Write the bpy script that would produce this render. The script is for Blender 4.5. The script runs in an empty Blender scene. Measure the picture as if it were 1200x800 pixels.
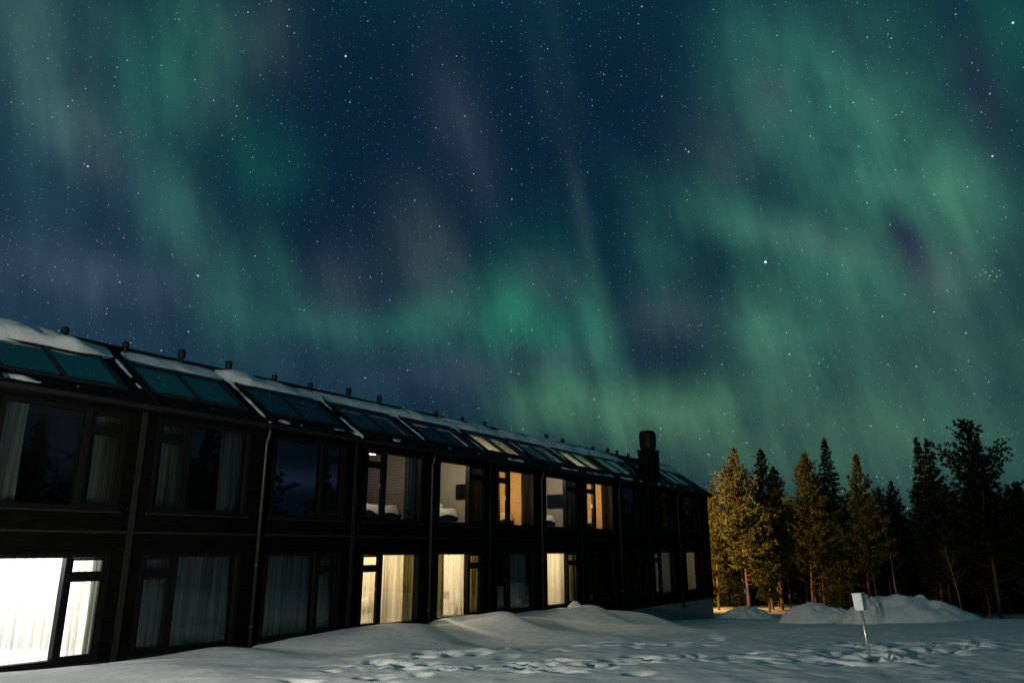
import bpy, bmesh, math, random
import numpy as np
from mathutils import Vector, Matrix

C = bpy.context.scene.collection
scene = bpy.context.scene
R = math.radians

# ------------------------------------------------------------------ camera
EYE = 2.4
PITCH = math.atan(243 / 878.0)
cam_data = bpy.data.cameras.new("camera")
cam_data.sensor_width = 36.0
cam_data.lens = 36.0 * 878.0 / 1200.0
cam_data.clip_start = 0.1
cam_data.clip_end = 3000.0
cam = bpy.data.objects.new("camera", cam_data)
cam.location = (0, 0, EYE)
cam.rotation_euler = (math.pi / 2 + PITCH, 0, 0)
C.objects.link(cam)
scene.camera = cam

# ------------------------------------------------------------------ exposure
scene.view_settings.view_transform = 'Standard'
scene.view_settings.look = 'None'
scene.view_settings.exposure = 0.0
scene.view_settings.gamma = 1.0
scene.view_settings.use_curve_mapping = False
scene.render.engine = 'CYCLES'
cy = scene.cycles
cy.max_bounces = 8
cy.diffuse_bounces = 4
cy.glossy_bounces = 3
cy.transmission_bounces = 4
cy.transparent_max_bounces = 16
cy.sample_clamp_indirect = 4.0
cy.caustics_reflective = False
cy.caustics_refractive = False
cy.use_denoising = True
try:
    cy.denoiser = 'OPENIMAGEDENOISE'
    cy.denoising_input_passes = 'RGB_ALBEDO_NORMAL'
except Exception:
    pass

# ------------------------------------------------------------------ night sky: aurora and stars
# every patch of aurora: azimuth, elevation, half widths (degrees), tilt, colour
BLOBS = [
    (-27.9, 33.32, 3.4779999999999998, 4.7616, 23.1, (0.0101, 0.063, 0.0378)),
    (-29.09, 29.44, 2.1056, 2.832, 19.7, (0.005, 0.0294, 0.0185)),
    (-25.8, 35.97, 2.726, 3.4848, 27.5, (0.0067, 0.0252, 0.0168)),
    (-26.22, 22.85, 1.833, 3.0336, 22.6, (0.0213, 0.0821, 0.058)),
    (-20.06, 27.73, 3.0549999999999997, 2.544, 6.1, (0.0017, 0.0378, 0.0235)),
    (-21.77, 17.78, 1.9269999999999998, 4.367999999999999, 17.8, (0.0134, 0.063, 0.0378)),
    (-18.1, 19.42, 1.3065999999999998, 3.5616, 23.5, (0.0084, 0.042, 0.0252)),
    (-13.37, 16.22, 5.781, 1.4687999999999999, -0.4, (0.0074, 0.0527, 0.0279)),
    (-6.12, 17.2, 2.6695999999999995, 1.9968, 12.2, (0.0101, 0.063, 0.0336)),
    (0.0, 17.3, 3.0738, 3.0144, 12.6, (0.0125, 0.1159, 0.0531)),
    (6.56, 16.02, 1.5134, 3.2447999999999997, 12.7, (0.0251, 0.1256, 0.0725)),
    (3.71, 14.79, 1.3912, 2.5056, 11.4, (0.0084, 0.0588, 0.0294)),
    (2.65, 10.9, 3.4215999999999998, 2.112, 5.4, (0.034, 0.1063, 0.0504)),
    (11.09, 10.2, 6.2791999999999994, 2.1984, 1.0, (0.0374, 0.1063, 0.0504)),
    (19.3, 15.57, 2.397, 3.6768, 8.6, (0.0302, 0.1008, 0.0588)),
    (22.18, 14.37, 1.5415999999999999, 2.9088, 7.5, (0.0168, 0.0588, 0.0336)),
    (24.51, 31.58, 6.4296, 5.6735999999999995, 24.5, (0.019, 0.095, 0.0617)),
    (28.55, 25.89, 4.9068, 4.1952, 26.0, (0.0247, 0.1092, 0.0665)),
    (19.05, 22.84, 7.482399999999999, 1.8623999999999998, -28.6, (0.0134, 0.0714, 0.042)),
    (32.95, 22.36, 2.8575999999999997, 4.0032, 18.6, (0.0323, 0.114, 0.0665)),
    (25.8, 18.17, 7.9524, 3.984, 2.5, (0.0084, 0.0462, 0.0252)),
    (30.68, 10.54, 9.747799999999998, 6.489599999999999, -8.0, (0.0285, 0.0808, 0.0456)),
    (19.76, 35.82, 2.7918, 3.5712, 17.4, (0.0067, 0.042, 0.0294)),
    (18.81, 6.68, 12.032, 3.2064, -5.0, (0.0294, 0.0676, 0.0353)),
    (37.51, 30.54, 3.7693999999999996, 6.1728, -11.4, (0.0034, 0.0378, 0.0202)),
    (11.68, 20.92, 2.2466, 3.6768, 11.4, (0.0101, 0.0462, 0.0294)),
    (2.79, 21.94, 4.587199999999999, 3.7055999999999996, -0.8, (0.0008, 0.021, 0.0118)),
    (7.85, 9.53, 0.611, 3.6768, 12.1, (0.0134, 0.042, 0.0252)),
    (0.66, 10.26, 0.4982, 3.1104000000000003, 14.1, (0.0118, 0.0336, 0.0185)),
    (16.12, 10.49, 0.5828, 3.5712, 9.5, (0.0101, 0.0252, 0.0168)),
    (25.85, 13.99, 0.7332, 3.9552, 8.1, (0.0084, 0.0252, 0.0151)),
    (-35.52, 29.6, 2.8011999999999997, 4.6944, 37.3, (0.0217, 0.0466, 0.0387)),
    (-32.02, 26.5, 1.7953999999999999, 3.2447999999999997, 40.6, (0.0217, 0.0336, 0.0323)),
    (-37.14, 33.75, 4.9256, 2.7744, 11.9, (0.0146, 0.0387, 0.0301)),
    (-21.87, 36.26, 3.1771999999999996, 3.5616, 17.8, (0.0146, 0.0284, 0.0238)),
    (-24.75, 30.97, 2.068, 2.1312, 7.8, (0.0109, 0.018, 0.0173)),
    (-4.4, 31.29, 2.0397999999999996, 5.0016, 23.1, (0.0146, 0.0192, 0.0269)),
    (-6.61, 21.84, 2.3218, 4.329599999999999, 23.5, (0.029, 0.0414, 0.0387)),
    (-13.57, 19.2, 2.773, 2.7359999999999998, 3.8, (0.0181, 0.0244, 0.0279)),
    (-30.95, 17.82, 6.345, 1.632, 1.0, (0.0178, 0.0218, 0.0348)),
    (-24.3, 20.19, 1.6638, 1.4304, 6.8, (0.009, 0.0127, 0.013)),
    (5.92, 24.1, 0.68432, 4.5984, 12.6, (0.0096, 0.0169, 0.0149)),
    (4.16, 36.57, 0.9165, 4.972799999999999, 14.4, (0.003, 0.0084, 0.0079)),
    (2.62, 34.31, 0.81874, 3.9743999999999997, 14.4, (0.0026, 0.0062, 0.0066)),
    (12.45, 17.04, 2.9421999999999997, 1.8336, -3.5, (0.02, 0.0205, 0.0259)),
    (17.67, 28.96, 2.6978, 3.2832, 27.1, (0.0146, 0.018, 0.0194)),
    (23.23, 21.25, 4.8128, 1.3632, -21.7, (0.02, 0.0127, 0.0151)),
    (2.77, 20.33, 2.6037999999999997, 1.8623999999999998, -0.8, (0.0181, 0.018, 0.0238)),
    (-3.68, 13.16, 4.389799999999999, 1.6223999999999998, 1.0, (0.0146, 0.0153, 0.0238)),
    (31.9, 17.2, 2.3688, 2.1504000000000003, -8.5, (0.02, 0.018, 0.0216)),
    (21.32, 31.9, 1.3818, 2.352, 31.2, (0.0084, -0.0252, -0.0084)),
    (4.03, 14.13, 3.7787999999999995, 0.8736, -1.1, (0.0084, -0.0168, 0.0)),
    (29.69, 20.18, 1.2032, 3.024, 15.3, (-0.0101, -0.0714, -0.0294)),
    (28.49, 33.17, 1.3818, 2.7264, 22.8, (-0.0017, -0.0252, -0.0134)),
    (35.58, 28.52, 1.6261999999999999, 4.0896, 8.7, (0.0034, -0.0336, -0.0101)),
    (-34.09, 16.8, 10.4904, 7.8912, 9.0, (0.0081, 0.0143, 0.0254)),
    (-34.26, 23.99, 7.2097999999999995, 10.2912, 9.6, (0.0034, 0.0134, 0.0168)),
    (-11.9, 13.23, 15.745, 4.2912, 3.2, (0.0084, 0.0204, 0.0273)),
]
STARS = [
    (-0.20325, 0.78913, 0.57962, 3),
    (0.31883, 0.88176, 0.34763, 4.5),
    (-0.48275, 0.76881, 0.41939, 2.5),
    (-0.3853, 0.86445, 0.3229, 2.6),
    (0.52407, 0.66664, 0.53003, 3),
    (0.52847, 0.73996, 0.41614, 2.6),
    (0.22282, 0.84713, 0.48241, 2.2),
    (0.3471, 0.90799, 0.23468, 2.2),
    (-0.20192, 0.81992, 0.53568, 1.6),
    (-0.05988, 0.84462, 0.532, 1.6),
    (-0.09525, 0.90789, 0.40824, 1.7),
    (-0.32243, 0.87786, 0.35411, 1.6),
    (-0.48758, 0.72992, 0.47904, 1.3),
    (0.15614, 0.76184, 0.62867, 1.8),
    (0.33537, 0.79398, 0.50707, 1.5),
    (0.37099, 0.7457, 0.55344, 1.5),
    (0.47709, 0.68263, 0.55353, 1.5),
    (0.51803, 0.71122, 0.47519, 1.7),
    (0.4405, 0.75913, 0.47926, 1.4),
    (0.48411, 0.7827, 0.39117, 1.4),
    (0.11483, 0.97905, 0.16817, 1.6),
    (0.36905, 0.90609, 0.20689, 1.5),
    (0.37924, 0.89844, 0.22133, 1.4),
    (0.38378, 0.89535, 0.22598, 1.2),
    (0.38815, 0.89608, 0.21535, 1.2),
    (0.25077, 0.96099, 0.11664, 1.7),
    (0.24115, 0.96087, 0.13628, 1.3),
    (0.2639, 0.9539, 0.14294, 1.2),
    (0.0091, 0.97436, 0.22481, 1.5),
    (-0.25942, 0.76289, 0.5922, 1.3),
    (-0.1743, 0.76958, 0.6143, 1.2),
    (-0.40222, 0.7438, 0.53384, 1.2),
    (0.40389, 0.83559, 0.37238, 1.3),
    (0.46337, 0.83761, 0.28931, 1.3),
    (0.5014, 0.81619, 0.2871, 1.2),
    (0.1472, 0.90613, 0.39657, 1.3),
    (0.45459, 0.8798, 0.13891, 1.3),
    (0.52867, 0.79483, 0.29792, 1.09),
    (0.5327, 0.79145, 0.29972, 1.36),
    (0.53628, 0.79068, 0.29534, 1.5),
    (0.53813, 0.7879, 0.29939, 1.22),
    (0.54174, 0.78774, 0.29323, 1.5),
    (0.54349, 0.78434, 0.29905, 1.22),
    (0.54435, 0.78549, 0.29442, 0.95),
    (0.53506, 0.79273, 0.29203, 0.95),
    (0.53051, 0.79172, 0.30289, 0.82),
    (0.5399, 0.7905, 0.28918, 0.82),
]


def build_sky():
    w = bpy.data.worlds.new("World")
    scene.world = w
    w.use_nodes = True
    nt = w.node_tree
    N, K = nt.nodes, nt.links
    N.clear()
    def node(t, **kw):
        n = N.new(t)
        for k, v in kw.items():
            setattr(n, k, v)
        return n
    def math_(op, a, b=None, c=None):
        n = node('ShaderNodeMath', operation=op)
        for i, v in enumerate((a, b, c)):
            if v is None:
                continue
            if isinstance(v, (int, float)):
                n.inputs[i].default_value = v
            else:
                K.new(v, n.inputs[i])
        return n.outputs[0]
    def vec(op, a, b=None, scale=None):
        n = node('ShaderNodeVectorMath', operation=op)
        for i, v in enumerate((a, b)):
            if v is None:
                continue
            if isinstance(v, tuple):
                n.inputs[i].default_value = v
            else:
                K.new(v, n.inputs[i])
        if scale is not None:
            if isinstance(scale, (int, float)):
                n.inputs['Scale'].default_value = scale
            else:
                K.new(scale, n.inputs['Scale'])
        return n.outputs['Value'] if op in ('DOT_PRODUCT', 'DISTANCE', 'LENGTH') else n.outputs[0]
    def chain(prev, v):
        n = node('ShaderNodeVectorMath', operation='MULTIPLY_ADD')
        K.new(prev, n.inputs[0]); n.inputs[1].default_value = (1e-9, 1e-9, 1e-9); K.new(v, n.inputs[2])
        return n.outputs[0]
    tc = node('ShaderNodeTexCoord')
    d = vec('NORMALIZE', tc.outputs['Generated'])
    sep = node('ShaderNodeSeparateXYZ')
    K.new(d, sep.inputs[0])
    az = math_('MULTIPLY', math_('ARCTAN2', sep.outputs[0], sep.outputs[1]), 57.29578)
    el = math_('MULTIPLY', math_('ARCSINE', sep.outputs[2]), 57.29578)
    comb = node('ShaderNodeCombineXYZ')
    K.new(az, comb.inputs[0]); K.new(el, comb.inputs[1])
    ae = comb.outputs[0]
    # soft warping so no patch keeps a clean oval outline
    def noise(v, scale, detail, rough=0.5):
        n = node('ShaderNodeTexNoise')
        K.new(v, n.inputs['Vector'])
        n.inputs['Scale'].default_value = scale
        n.inputs['Detail'].default_value = detail
        n.inputs['Roughness'].default_value = rough
        return n
    n1 = noise(ae, 0.12, 3.0)
    off = vec('SCALE', vec('SUBTRACT', n1.outputs['Color'], (0.5, 0.5, 0.5)), None, 1.7)
    mr = node('ShaderNodeMapping', vector_type='TEXTURE')
    mr.inputs['Rotation'].default_value = (0, 0, R(13))
    mr.inputs['Scale'].default_value = (1.0, 11.0, 1.0)
    K.new(ae, mr.inputs['Vector'])
    n2 = noise(mr.outputs[0], 0.55, 3.0, 0.6)
    off2 = node('ShaderNodeCombineXYZ')
    K.new(math_('MULTIPLY', math_('SUBTRACT', n2.outputs['Fac'], 0.5), 2.2), off2.inputs[1])
    warped = vec('ADD', vec('ADD', ae, off), off2.outputs[0])
    total = None
    for (a, e, rx, ry, ang, col) in BLOBS:
        m = node('ShaderNodeMapping', vector_type='TEXTURE')
        m.inputs['Location'].default_value = (a, e, 0)
        m.inputs['Rotation'].default_value = (0, 0, R(ang))
        m.inputs['Scale'].default_value = (rx * 1.05, ry * 1.05, 1)
        # chained after the previous patch so the shader's registers are reused
        K.new(warped if total is None else chain(total, warped), m.inputs['Vector'])
        g = math_('POWER', 0.36788, vec('DOT_PRODUCT', m.outputs[0], m.outputs[0]))
        c = vec('SCALE', col, None, g)
        total = c if total is None else vec('ADD', total, c)
    # rays: brightness varies along narrow streaks leaning with the field lines
    ray = math_('ADD', math_('MULTIPLY', n2.outputs['Fac'], 0.7), 0.72)
    # and the curtains are broken into patches
    mp = node('ShaderNodeMapping', vector_type='TEXTURE')
    mp.inputs['Rotation'].default_value = (0, 0, R(14))
    mp.inputs['Scale'].default_value = (1.0, 2.3, 1.0)
    K.new(ae, mp.inputs['Vector'])
    n3 = noise(mp.outputs[0], 0.30, 3.0, 0.55)
    ray = math_('MULTIPLY', ray, math_('MULTIPLY_ADD', n3.outputs['Fac'], 1.9, 0.10))
    total = vec('MULTIPLY', vec('SCALE', total, None, ray), (.97, .93, .86))
    # the sky outside the picture: broad glow overhead and a bluish glow low in the east
    for (a, e, rx, ry, col) in [(0, 78, 160, 22, (.004, .050, .046)), (70, 55, 40, 16, (.002, .030, .028)), (-6, 50, 26, 6.5, (.003, .055, .046)), (110, 30, 40, 30, (.012, .05, .045)),
                                (84, 8, 24, 8, (.006, .010, .030)), (-110, 30, 45, 35, (.008, .03, .035)),
                                (170, 30, 40, 30, (.010, .045, .04)), (-170, 30, 40, 30, (.010, .045, .04)),
                                (85, 4.9, 6, 0.7, (.07, .10, .22))]:
        m = node('ShaderNodeMapping', vector_type='TEXTURE')
        m.inputs['Location'].default_value = (a, e, 0)
        m.inputs['Scale'].default_value = (rx, ry, 1)
        K.new(chain(total, ae), m.inputs['Vector'])
        g = math_('POWER', 0.36788, vec('DOT_PRODUCT', m.outputs[0], m.outputs[0]))
        total = vec('ADD', total, vec('SCALE', col, None, g))
    total = vec('ADD', total, (.0027, .0160, .0370))
    total = vec('MAXIMUM', total, (.0015, .008, .018))
    # stars: points of a cell pattern, bright ones rare
    def star_layer(scale, rad, power, gain):
        v = node('ShaderNodeTexVoronoi', voronoi_dimensions='2D', feature='F1')
        K.new(chain(total, ae), v.inputs['Vector'])
        v.inputs['Scale'].default_value = scale
        v.inputs['Randomness'].default_value = 1.0
        s = node('ShaderNodeSeparateColor')
        K.new(v.outputs['Color'], s.inputs[0])
        lum = math_('MULTIPLY', math_('POWER', s.outputs[0], power), gain)
        disc = math_('MAXIMUM', math_('SUBTRACT', 1.0, math_('DIVIDE', v.outputs['Distance'], rad * scale)), 0.0)
        val = math_('MULTIPLY', lum, disc)
        tint = node('ShaderNodeCombineXYZ')
        K.new(math_('MULTIPLY_ADD', s.outputs[1], 0.60, 0.45), tint.inputs[0])
        tint.inputs[1].default_value = 0.92
        K.new(math_('MULTIPLY_ADD', s.outputs[1], -0.45, 1.25), tint.inputs[2])
        return vec('SCALE', tint.outputs[0], None, val)
    for a in ((1.15, 0.050, 10.0, .62), (0.62, 0.055, 9.0, 1.1), (2.4, 0.042, 3.2, .27)):
        total = vec('ADD', total, star_layer(*a))
    for (x, y, z, mag) in STARS:
        dist = vec('DISTANCE', chain(total, d), (x, y, z))
        r = 0.00075 + 0.00026 * mag
        v = math_('MAXIMUM', math_('SUBTRACT', 1.0, math_('DIVIDE', dist, r)), 0.0)
        total = vec('ADD', total, vec('SCALE', (.75, .92, 1.1), None, math_('MULTIPLY', v, 0.28 * mag ** 1.4)))
    bg = node('ShaderNodeBackground')
    K.new(total, bg.inputs['Color'])
    bg.inputs['Strength'].default_value = 1.0
    out = node('ShaderNodeOutputWorld')
    K.new(bg.outputs[0], out.inputs['Surface'])
    w.cycles.sampling_method = 'MANUAL'
    w.cycles.sample_map_resolution = 512

build_sky()

# faint warm fill sun, added to lift the snow, from behind left
sun_data = bpy.data.lights.new("fill_sun", 'SUN')
sun_data.energy = 0.065
sun_data.angle = R(6)
sun_data.color = (1.0, 0.86, 0.54)
sun = bpy.data.objects.new("fill_sun", sun_data)
SUN_AZ, SUN_EL = R(-148), R(16)
to_light = Vector((math.sin(SUN_AZ) * math.cos(SUN_EL), math.cos(SUN_AZ) * math.cos(SUN_EL), math.sin(SUN_EL)))
sun.rotation_euler = to_light.to_track_quat('Z', 'Y').to_euler()
sun.location = to_light * 60
C.objects.link(sun)

# ------------------------------------------------------------------ frames of reference
YAW = R(34.8)                 # the facade runs away from the photographer at this angle
DC = 16.0                     # metres from the photographer to the facade's plane
ROT = math.pi / 2 - YAW       # building x runs along the facade, y runs into the building
U = (math.sin(YAW), math.cos(YAW))
NRM = (math.cos(YAW), -math.sin(YAW))

def L(s, y, z):
    return Vector((U[0] * s - NRM[0] * (y + DC), U[1] * s - NRM[1] * (y + DC), z))

def sd(x, y):
    return (x * U[0] + y * U[1], x * NRM[0] + y * NRM[1] + DC)

# ------------------------------------------------------------------ node helpers
def mat(name):
    m = bpy.data.materials.new(name)
    m.use_nodes = True
    return m, m.node_tree.nodes, m.node_tree.links, m.node_tree.nodes['Principled BSDF']

def basic(name, col, rough=0.6, var=0.25, scale=6.0, bump=0.0, metal=0.0, spec=0.5, stretch=None, rnd=0.0):
    m, N, K, b = mat(name)
    tc = N.new('ShaderNodeTexCoord')
    v = tc.outputs['Object']
    if stretch:
        mp = N.new('ShaderNodeMapping')
        mp.inputs['Scale'].default_value = stretch
        K.new(v, mp.inputs['Vector'])
        v = mp.outputs[0]
    nz = N.new('ShaderNodeTexNoise')
    nz.inputs['Scale'].default_value = scale
    nz.inputs['Detail'].default_value = 5
    K.new(v, nz.inputs['Vector'])
    cr = N.new('ShaderNodeValToRGB')
    lo, hi = 1 - var, 1 + var
    cr.color_ramp.elements[0].position = 0.3
    cr.color_ramp.elements[1].position = 0.7
    cr.color_ramp.elements[0].color = (col[0] * lo, col[1] * lo, col[2] * lo, 1)
    cr.color_ramp.elements[1].color = (min(1, col[0] * hi), min(1, col[1] * hi), min(1, col[2] * hi), 1)
    K.new(nz.outputs['Fac'], cr.inputs[0])
    c = cr.outputs[0]
    if rnd:
        oi = N.new('ShaderNodeObjectInfo')
        hs = N.new('ShaderNodeHueSaturation')
        mm = N.new('ShaderNodeMath'); mm.operation = 'MULTIPLY_ADD'
        mm.inputs[1].default_value = rnd; mm.inputs[2].default_value = 1 - rnd / 2
        K.new(oi.outputs['Random'], mm.inputs[0])
        K.new(mm.outputs[0], hs.inputs['Value'])
        K.new(c, hs.inputs['Color'])
        c = hs.outputs[0]
    K.new(c, b.inputs['Base Color'])
    b.inputs['Roughness'].default_value = rough
    b.inputs['Metallic'].default_value = metal
    b.inputs['Specular IOR Level'].default_value = spec
    if bump:
        bp = N.new('ShaderNodeBump')
        bp.inputs['Strength'].default_value = bump
        bp.inputs['Distance'].default_value = 0.02
        K.new(nz.outputs['Fac'], bp.inputs['Height'])
        K.new(bp.outputs[0], b.inputs['Normal'])
    return m

def snow_material():
    m, N, K, b = mat('snow')
    tc = N.new('ShaderNodeTexCoord')
    n1 = N.new('ShaderNodeTexNoise'); n1.inputs['Scale'].default_value = 2.2; n1.inputs['Detail'].default_value = 8; n1.inputs['Roughness'].default_value = .6
    n2 = N.new('ShaderNodeTexNoise'); n2.inputs['Scale'].default_value = 55; n2.inputs['Detail'].default_value = 4
    for n in (n1, n2):
        K.new(tc.outputs['Object'], n.inputs['Vector'])
    cr = N.new('ShaderNodeValToRGB')
    cr.color_ramp.elements[0].position = .3; cr.color_ramp.elements[0].color = (.70, .71, .71, 1)
    cr.color_ramp.elements[1].position = .7; cr.color_ramp.elements[1].color = (.84, .84, .84, 1)
    K.new(n1.outputs['Fac'], cr.inputs[0])
    K.new(cr.outputs[0], b.inputs['Base Color'])
    b.inputs['Roughness'].default_value = .75
    b.inputs['Specular IOR Level'].default_value = .25
    b1 = N.new('ShaderNodeBump'); b1.inputs['Strength'].default_value = .5; b1.inputs['Distance'].default_value = .07
    b2 = N.new('ShaderNodeBump'); b2.inputs['Strength'].default_value = .7; b2.inputs['Distance'].default_value = .012
    K.new(n1.outputs['Fac'], b1.inputs['Height'])
    K.new(n2.outputs['Fac'], b2.inputs['Height'])
    K.new(b1.outputs[0], b2.inputs['Normal'])
    K.new(b2.outputs[0], b.inputs['Normal'])
    return m

def glass_material(name, ior, tint=(.91, .925, .92), wav=0.012):
    m = bpy.data.materials.new(name); m.use_nodes = True
    N, K = m.node_tree.nodes, m.node_tree.links
    N.clear()
    out = N.new('ShaderNodeOutputMaterial')
    mix = N.new('ShaderNodeMixShader')
    tr = N.new('ShaderNodeBsdfTransparent'); tr.inputs[0].default_value = (*tint, 1)
    gl = N.new('ShaderNodeBsdfGlossy'); gl.inputs['Roughness'].default_value = 0.0
    gl.inputs['Color'].default_value = (.95, .97, 1.0, 1)
    fr = N.new('ShaderNodeFresnel'); fr.inputs['IOR'].default_value = ior
    tc = N.new('ShaderNodeTexCoord')
    nz = N.new('ShaderNodeTexNoise'); nz.inputs['Scale'].default_value = 1.6; nz.inputs['Detail'].default_value = 2
    K.new(tc.outputs['Object'], nz.inputs['Vector'])
    bp = N.new('ShaderNodeBump'); bp.inputs['Strength'].default_value = .25; bp.inputs['Distance'].default_value = wav * .4
    K.new(nz.outputs['Fac'], bp.inputs['Height'])
    K.new(bp.outputs[0], gl.inputs['Normal'])
    K.new(fr.outputs[0], mix.inputs[0]); K.new(tr.outputs[0], mix.inputs[1]); K.new(gl.outputs[0], mix.inputs[2])
    K.new(mix.outputs[0], out.inputs['Surface'])
    return m

def cloth_material(name, col, through=.5, clear=.12, lo=.5):
    m = bpy.data.materials.new(name); m.use_nodes = True
    N, K = m.node_tree.nodes, m.node_tree.links
    N.clear()
    out = N.new('ShaderNodeOutputMaterial')
    tc = N.new('ShaderNodeTexCoord')
    mp = N.new('ShaderNodeMapping'); mp.inputs['Scale'].default_value = (9, 9, .22)
    K.new(tc.outputs['Object'], mp.inputs[0])
    nz = N.new('ShaderNodeTexNoise'); nz.inputs['Scale'].default_value = 1.5; nz.inputs['Detail'].default_value = 4
    K.new(mp.outputs[0], nz.inputs['Vector'])
    cr = N.new('ShaderNodeValToRGB')
    cr.color_ramp.elements[0].position = .3; cr.color_ramp.elements[0].color = tuple(c * lo for c in col) + (1,)
    cr.color_ramp.elements[1].position = .7; cr.color_ramp.elements[1].color = tuple(min(1, c * 1.1) for c in col) + (1,)
    K.new(nz.outputs['Fac'], cr.inputs[0])
    df = N.new('ShaderNodeBsdfDiffuse'); tl = N.new('ShaderNodeBsdfTranslucent'); tp = N.new('ShaderNodeBsdfTransparent')
    K.new(cr.outputs[0], df.inputs[0]); K.new(cr.outputs[0], tl.inputs[0])
    m1 = N.new('ShaderNodeMixShader'); m1.inputs[0].default_value = through
    K.new(df.outputs[0], m1.inputs[1]); K.new(tl.outputs[0], m1.inputs[2])
    m2 = N.new('ShaderNodeMixShader'); m2.inputs[0].default_value = clear
    K.new(m1.outputs[0], m2.inputs[1]); K.new(tp.outputs[0], m2.inputs[2])
    K.new(m2.outputs[0], out.inputs['Surface'])
    return m

def wallpaper_material(name, base, mark):
    m, N, K, b = mat(name)
    tc = N.new('ShaderNodeTexCoord')
    mp = N.new('ShaderNodeMapping'); mp.inputs['Rotation'].default_value = (0, R(90), R(0))
    sx = N.new('ShaderNodeSeparateXYZ'); K.new(tc.outputs['Object'], sx.inputs[0])
    cb = N.new('ShaderNodeCombineXYZ'); K.new(sx.outputs[1], cb.inputs[0]); K.new(sx.outputs[2], cb.inputs[1])
    br = N.new('ShaderNodeTexBrick')
    br.inputs['Scale'].default_value = 1.0
    br.inputs['Brick Width'].default_value = .17; br.inputs['Row Height'].default_value = .085
    br.inputs['Mortar Size'].default_value = .028; br.inputs['Mortar Smooth'].default_value = .6
    br.inputs['Color1'].default_value = (*mark, 1); br.inputs['Color2'].default_value = tuple(c * .8 for c in mark) + (1,)
    br.inputs['Mortar'].default_value = (*base, 1)
    nz = N.new('ShaderNodeTexNoise'); nz.inputs['Scale'].default_value = 9
    K.new(cb.outputs[0], nz.inputs['Vector'])
    va = N.new('ShaderNodeVectorMath'); va.operation = 'MULTIPLY_ADD'
    va.inputs[1].default_value = (.10, .10, 0)
    K.new(nz.outputs['Color'], va.inputs[0]); K.new(cb.outputs[0], va.inputs[2])
    K.new(va.outputs[0], br.inputs['Vector'])
    K.new(br.outputs['Color'], b.inputs['Base Color'])
    b.inputs['Roughness'].default_value = .8
    return m

def emit_material(name, col, strength):
    m, N, K, b = mat(name)
    b.inputs['Base Color'].default_value = (.8, .8, .8, 1)
    b.inputs['Emission Color'].default_value = (*col, 1)
    b.inputs['Emission Strength'].default_value = strength
    return m

def cladding_material():
    m, N, K, b = mat('black_timber')
    tc = N.new('ShaderNodeTexCoord')
    mp = N.new('ShaderNodeMapping'); mp.inputs['Scale'].default_value = (1.0, 1.0, 14.0)
    K.new(tc.outputs['Object'], mp.inputs[0])
    nz = N.new('ShaderNodeTexNoise'); nz.inputs['Scale'].default_value = 2.0; nz.inputs['Detail'].default_value = 6
    K.new(mp.outputs[0], nz.inputs['Vector'])
    cr = N.new('ShaderNodeValToRGB')
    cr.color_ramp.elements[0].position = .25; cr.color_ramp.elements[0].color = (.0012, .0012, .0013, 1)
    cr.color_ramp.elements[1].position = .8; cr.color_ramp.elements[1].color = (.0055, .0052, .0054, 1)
    K.new(nz.outputs['Fac'], cr.inputs[0]); K.new(cr.outputs[0], b.inputs['Base Color'])
    wv = N.new('ShaderNodeTexWave'); wv.bands_direction = 'Z'; wv.inputs['Scale'].default_value = 2.2; wv.wave_profile = 'SAW'
    K.new(tc.outputs['Object'], wv.inputs['Vector'])
    bp = N.new('ShaderNodeBump'); bp.inputs['Strength'].default_value = .6; bp.inputs['Distance'].default_value = .015
    K.new(wv.outputs['Fac'], bp.inputs['Height']); K.new(bp.outputs[0], b.inputs['Normal'])
    b.inputs['Roughness'].default_value = .95
    b.inputs['Specular IOR Level'].default_value = .0
    return m

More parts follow.
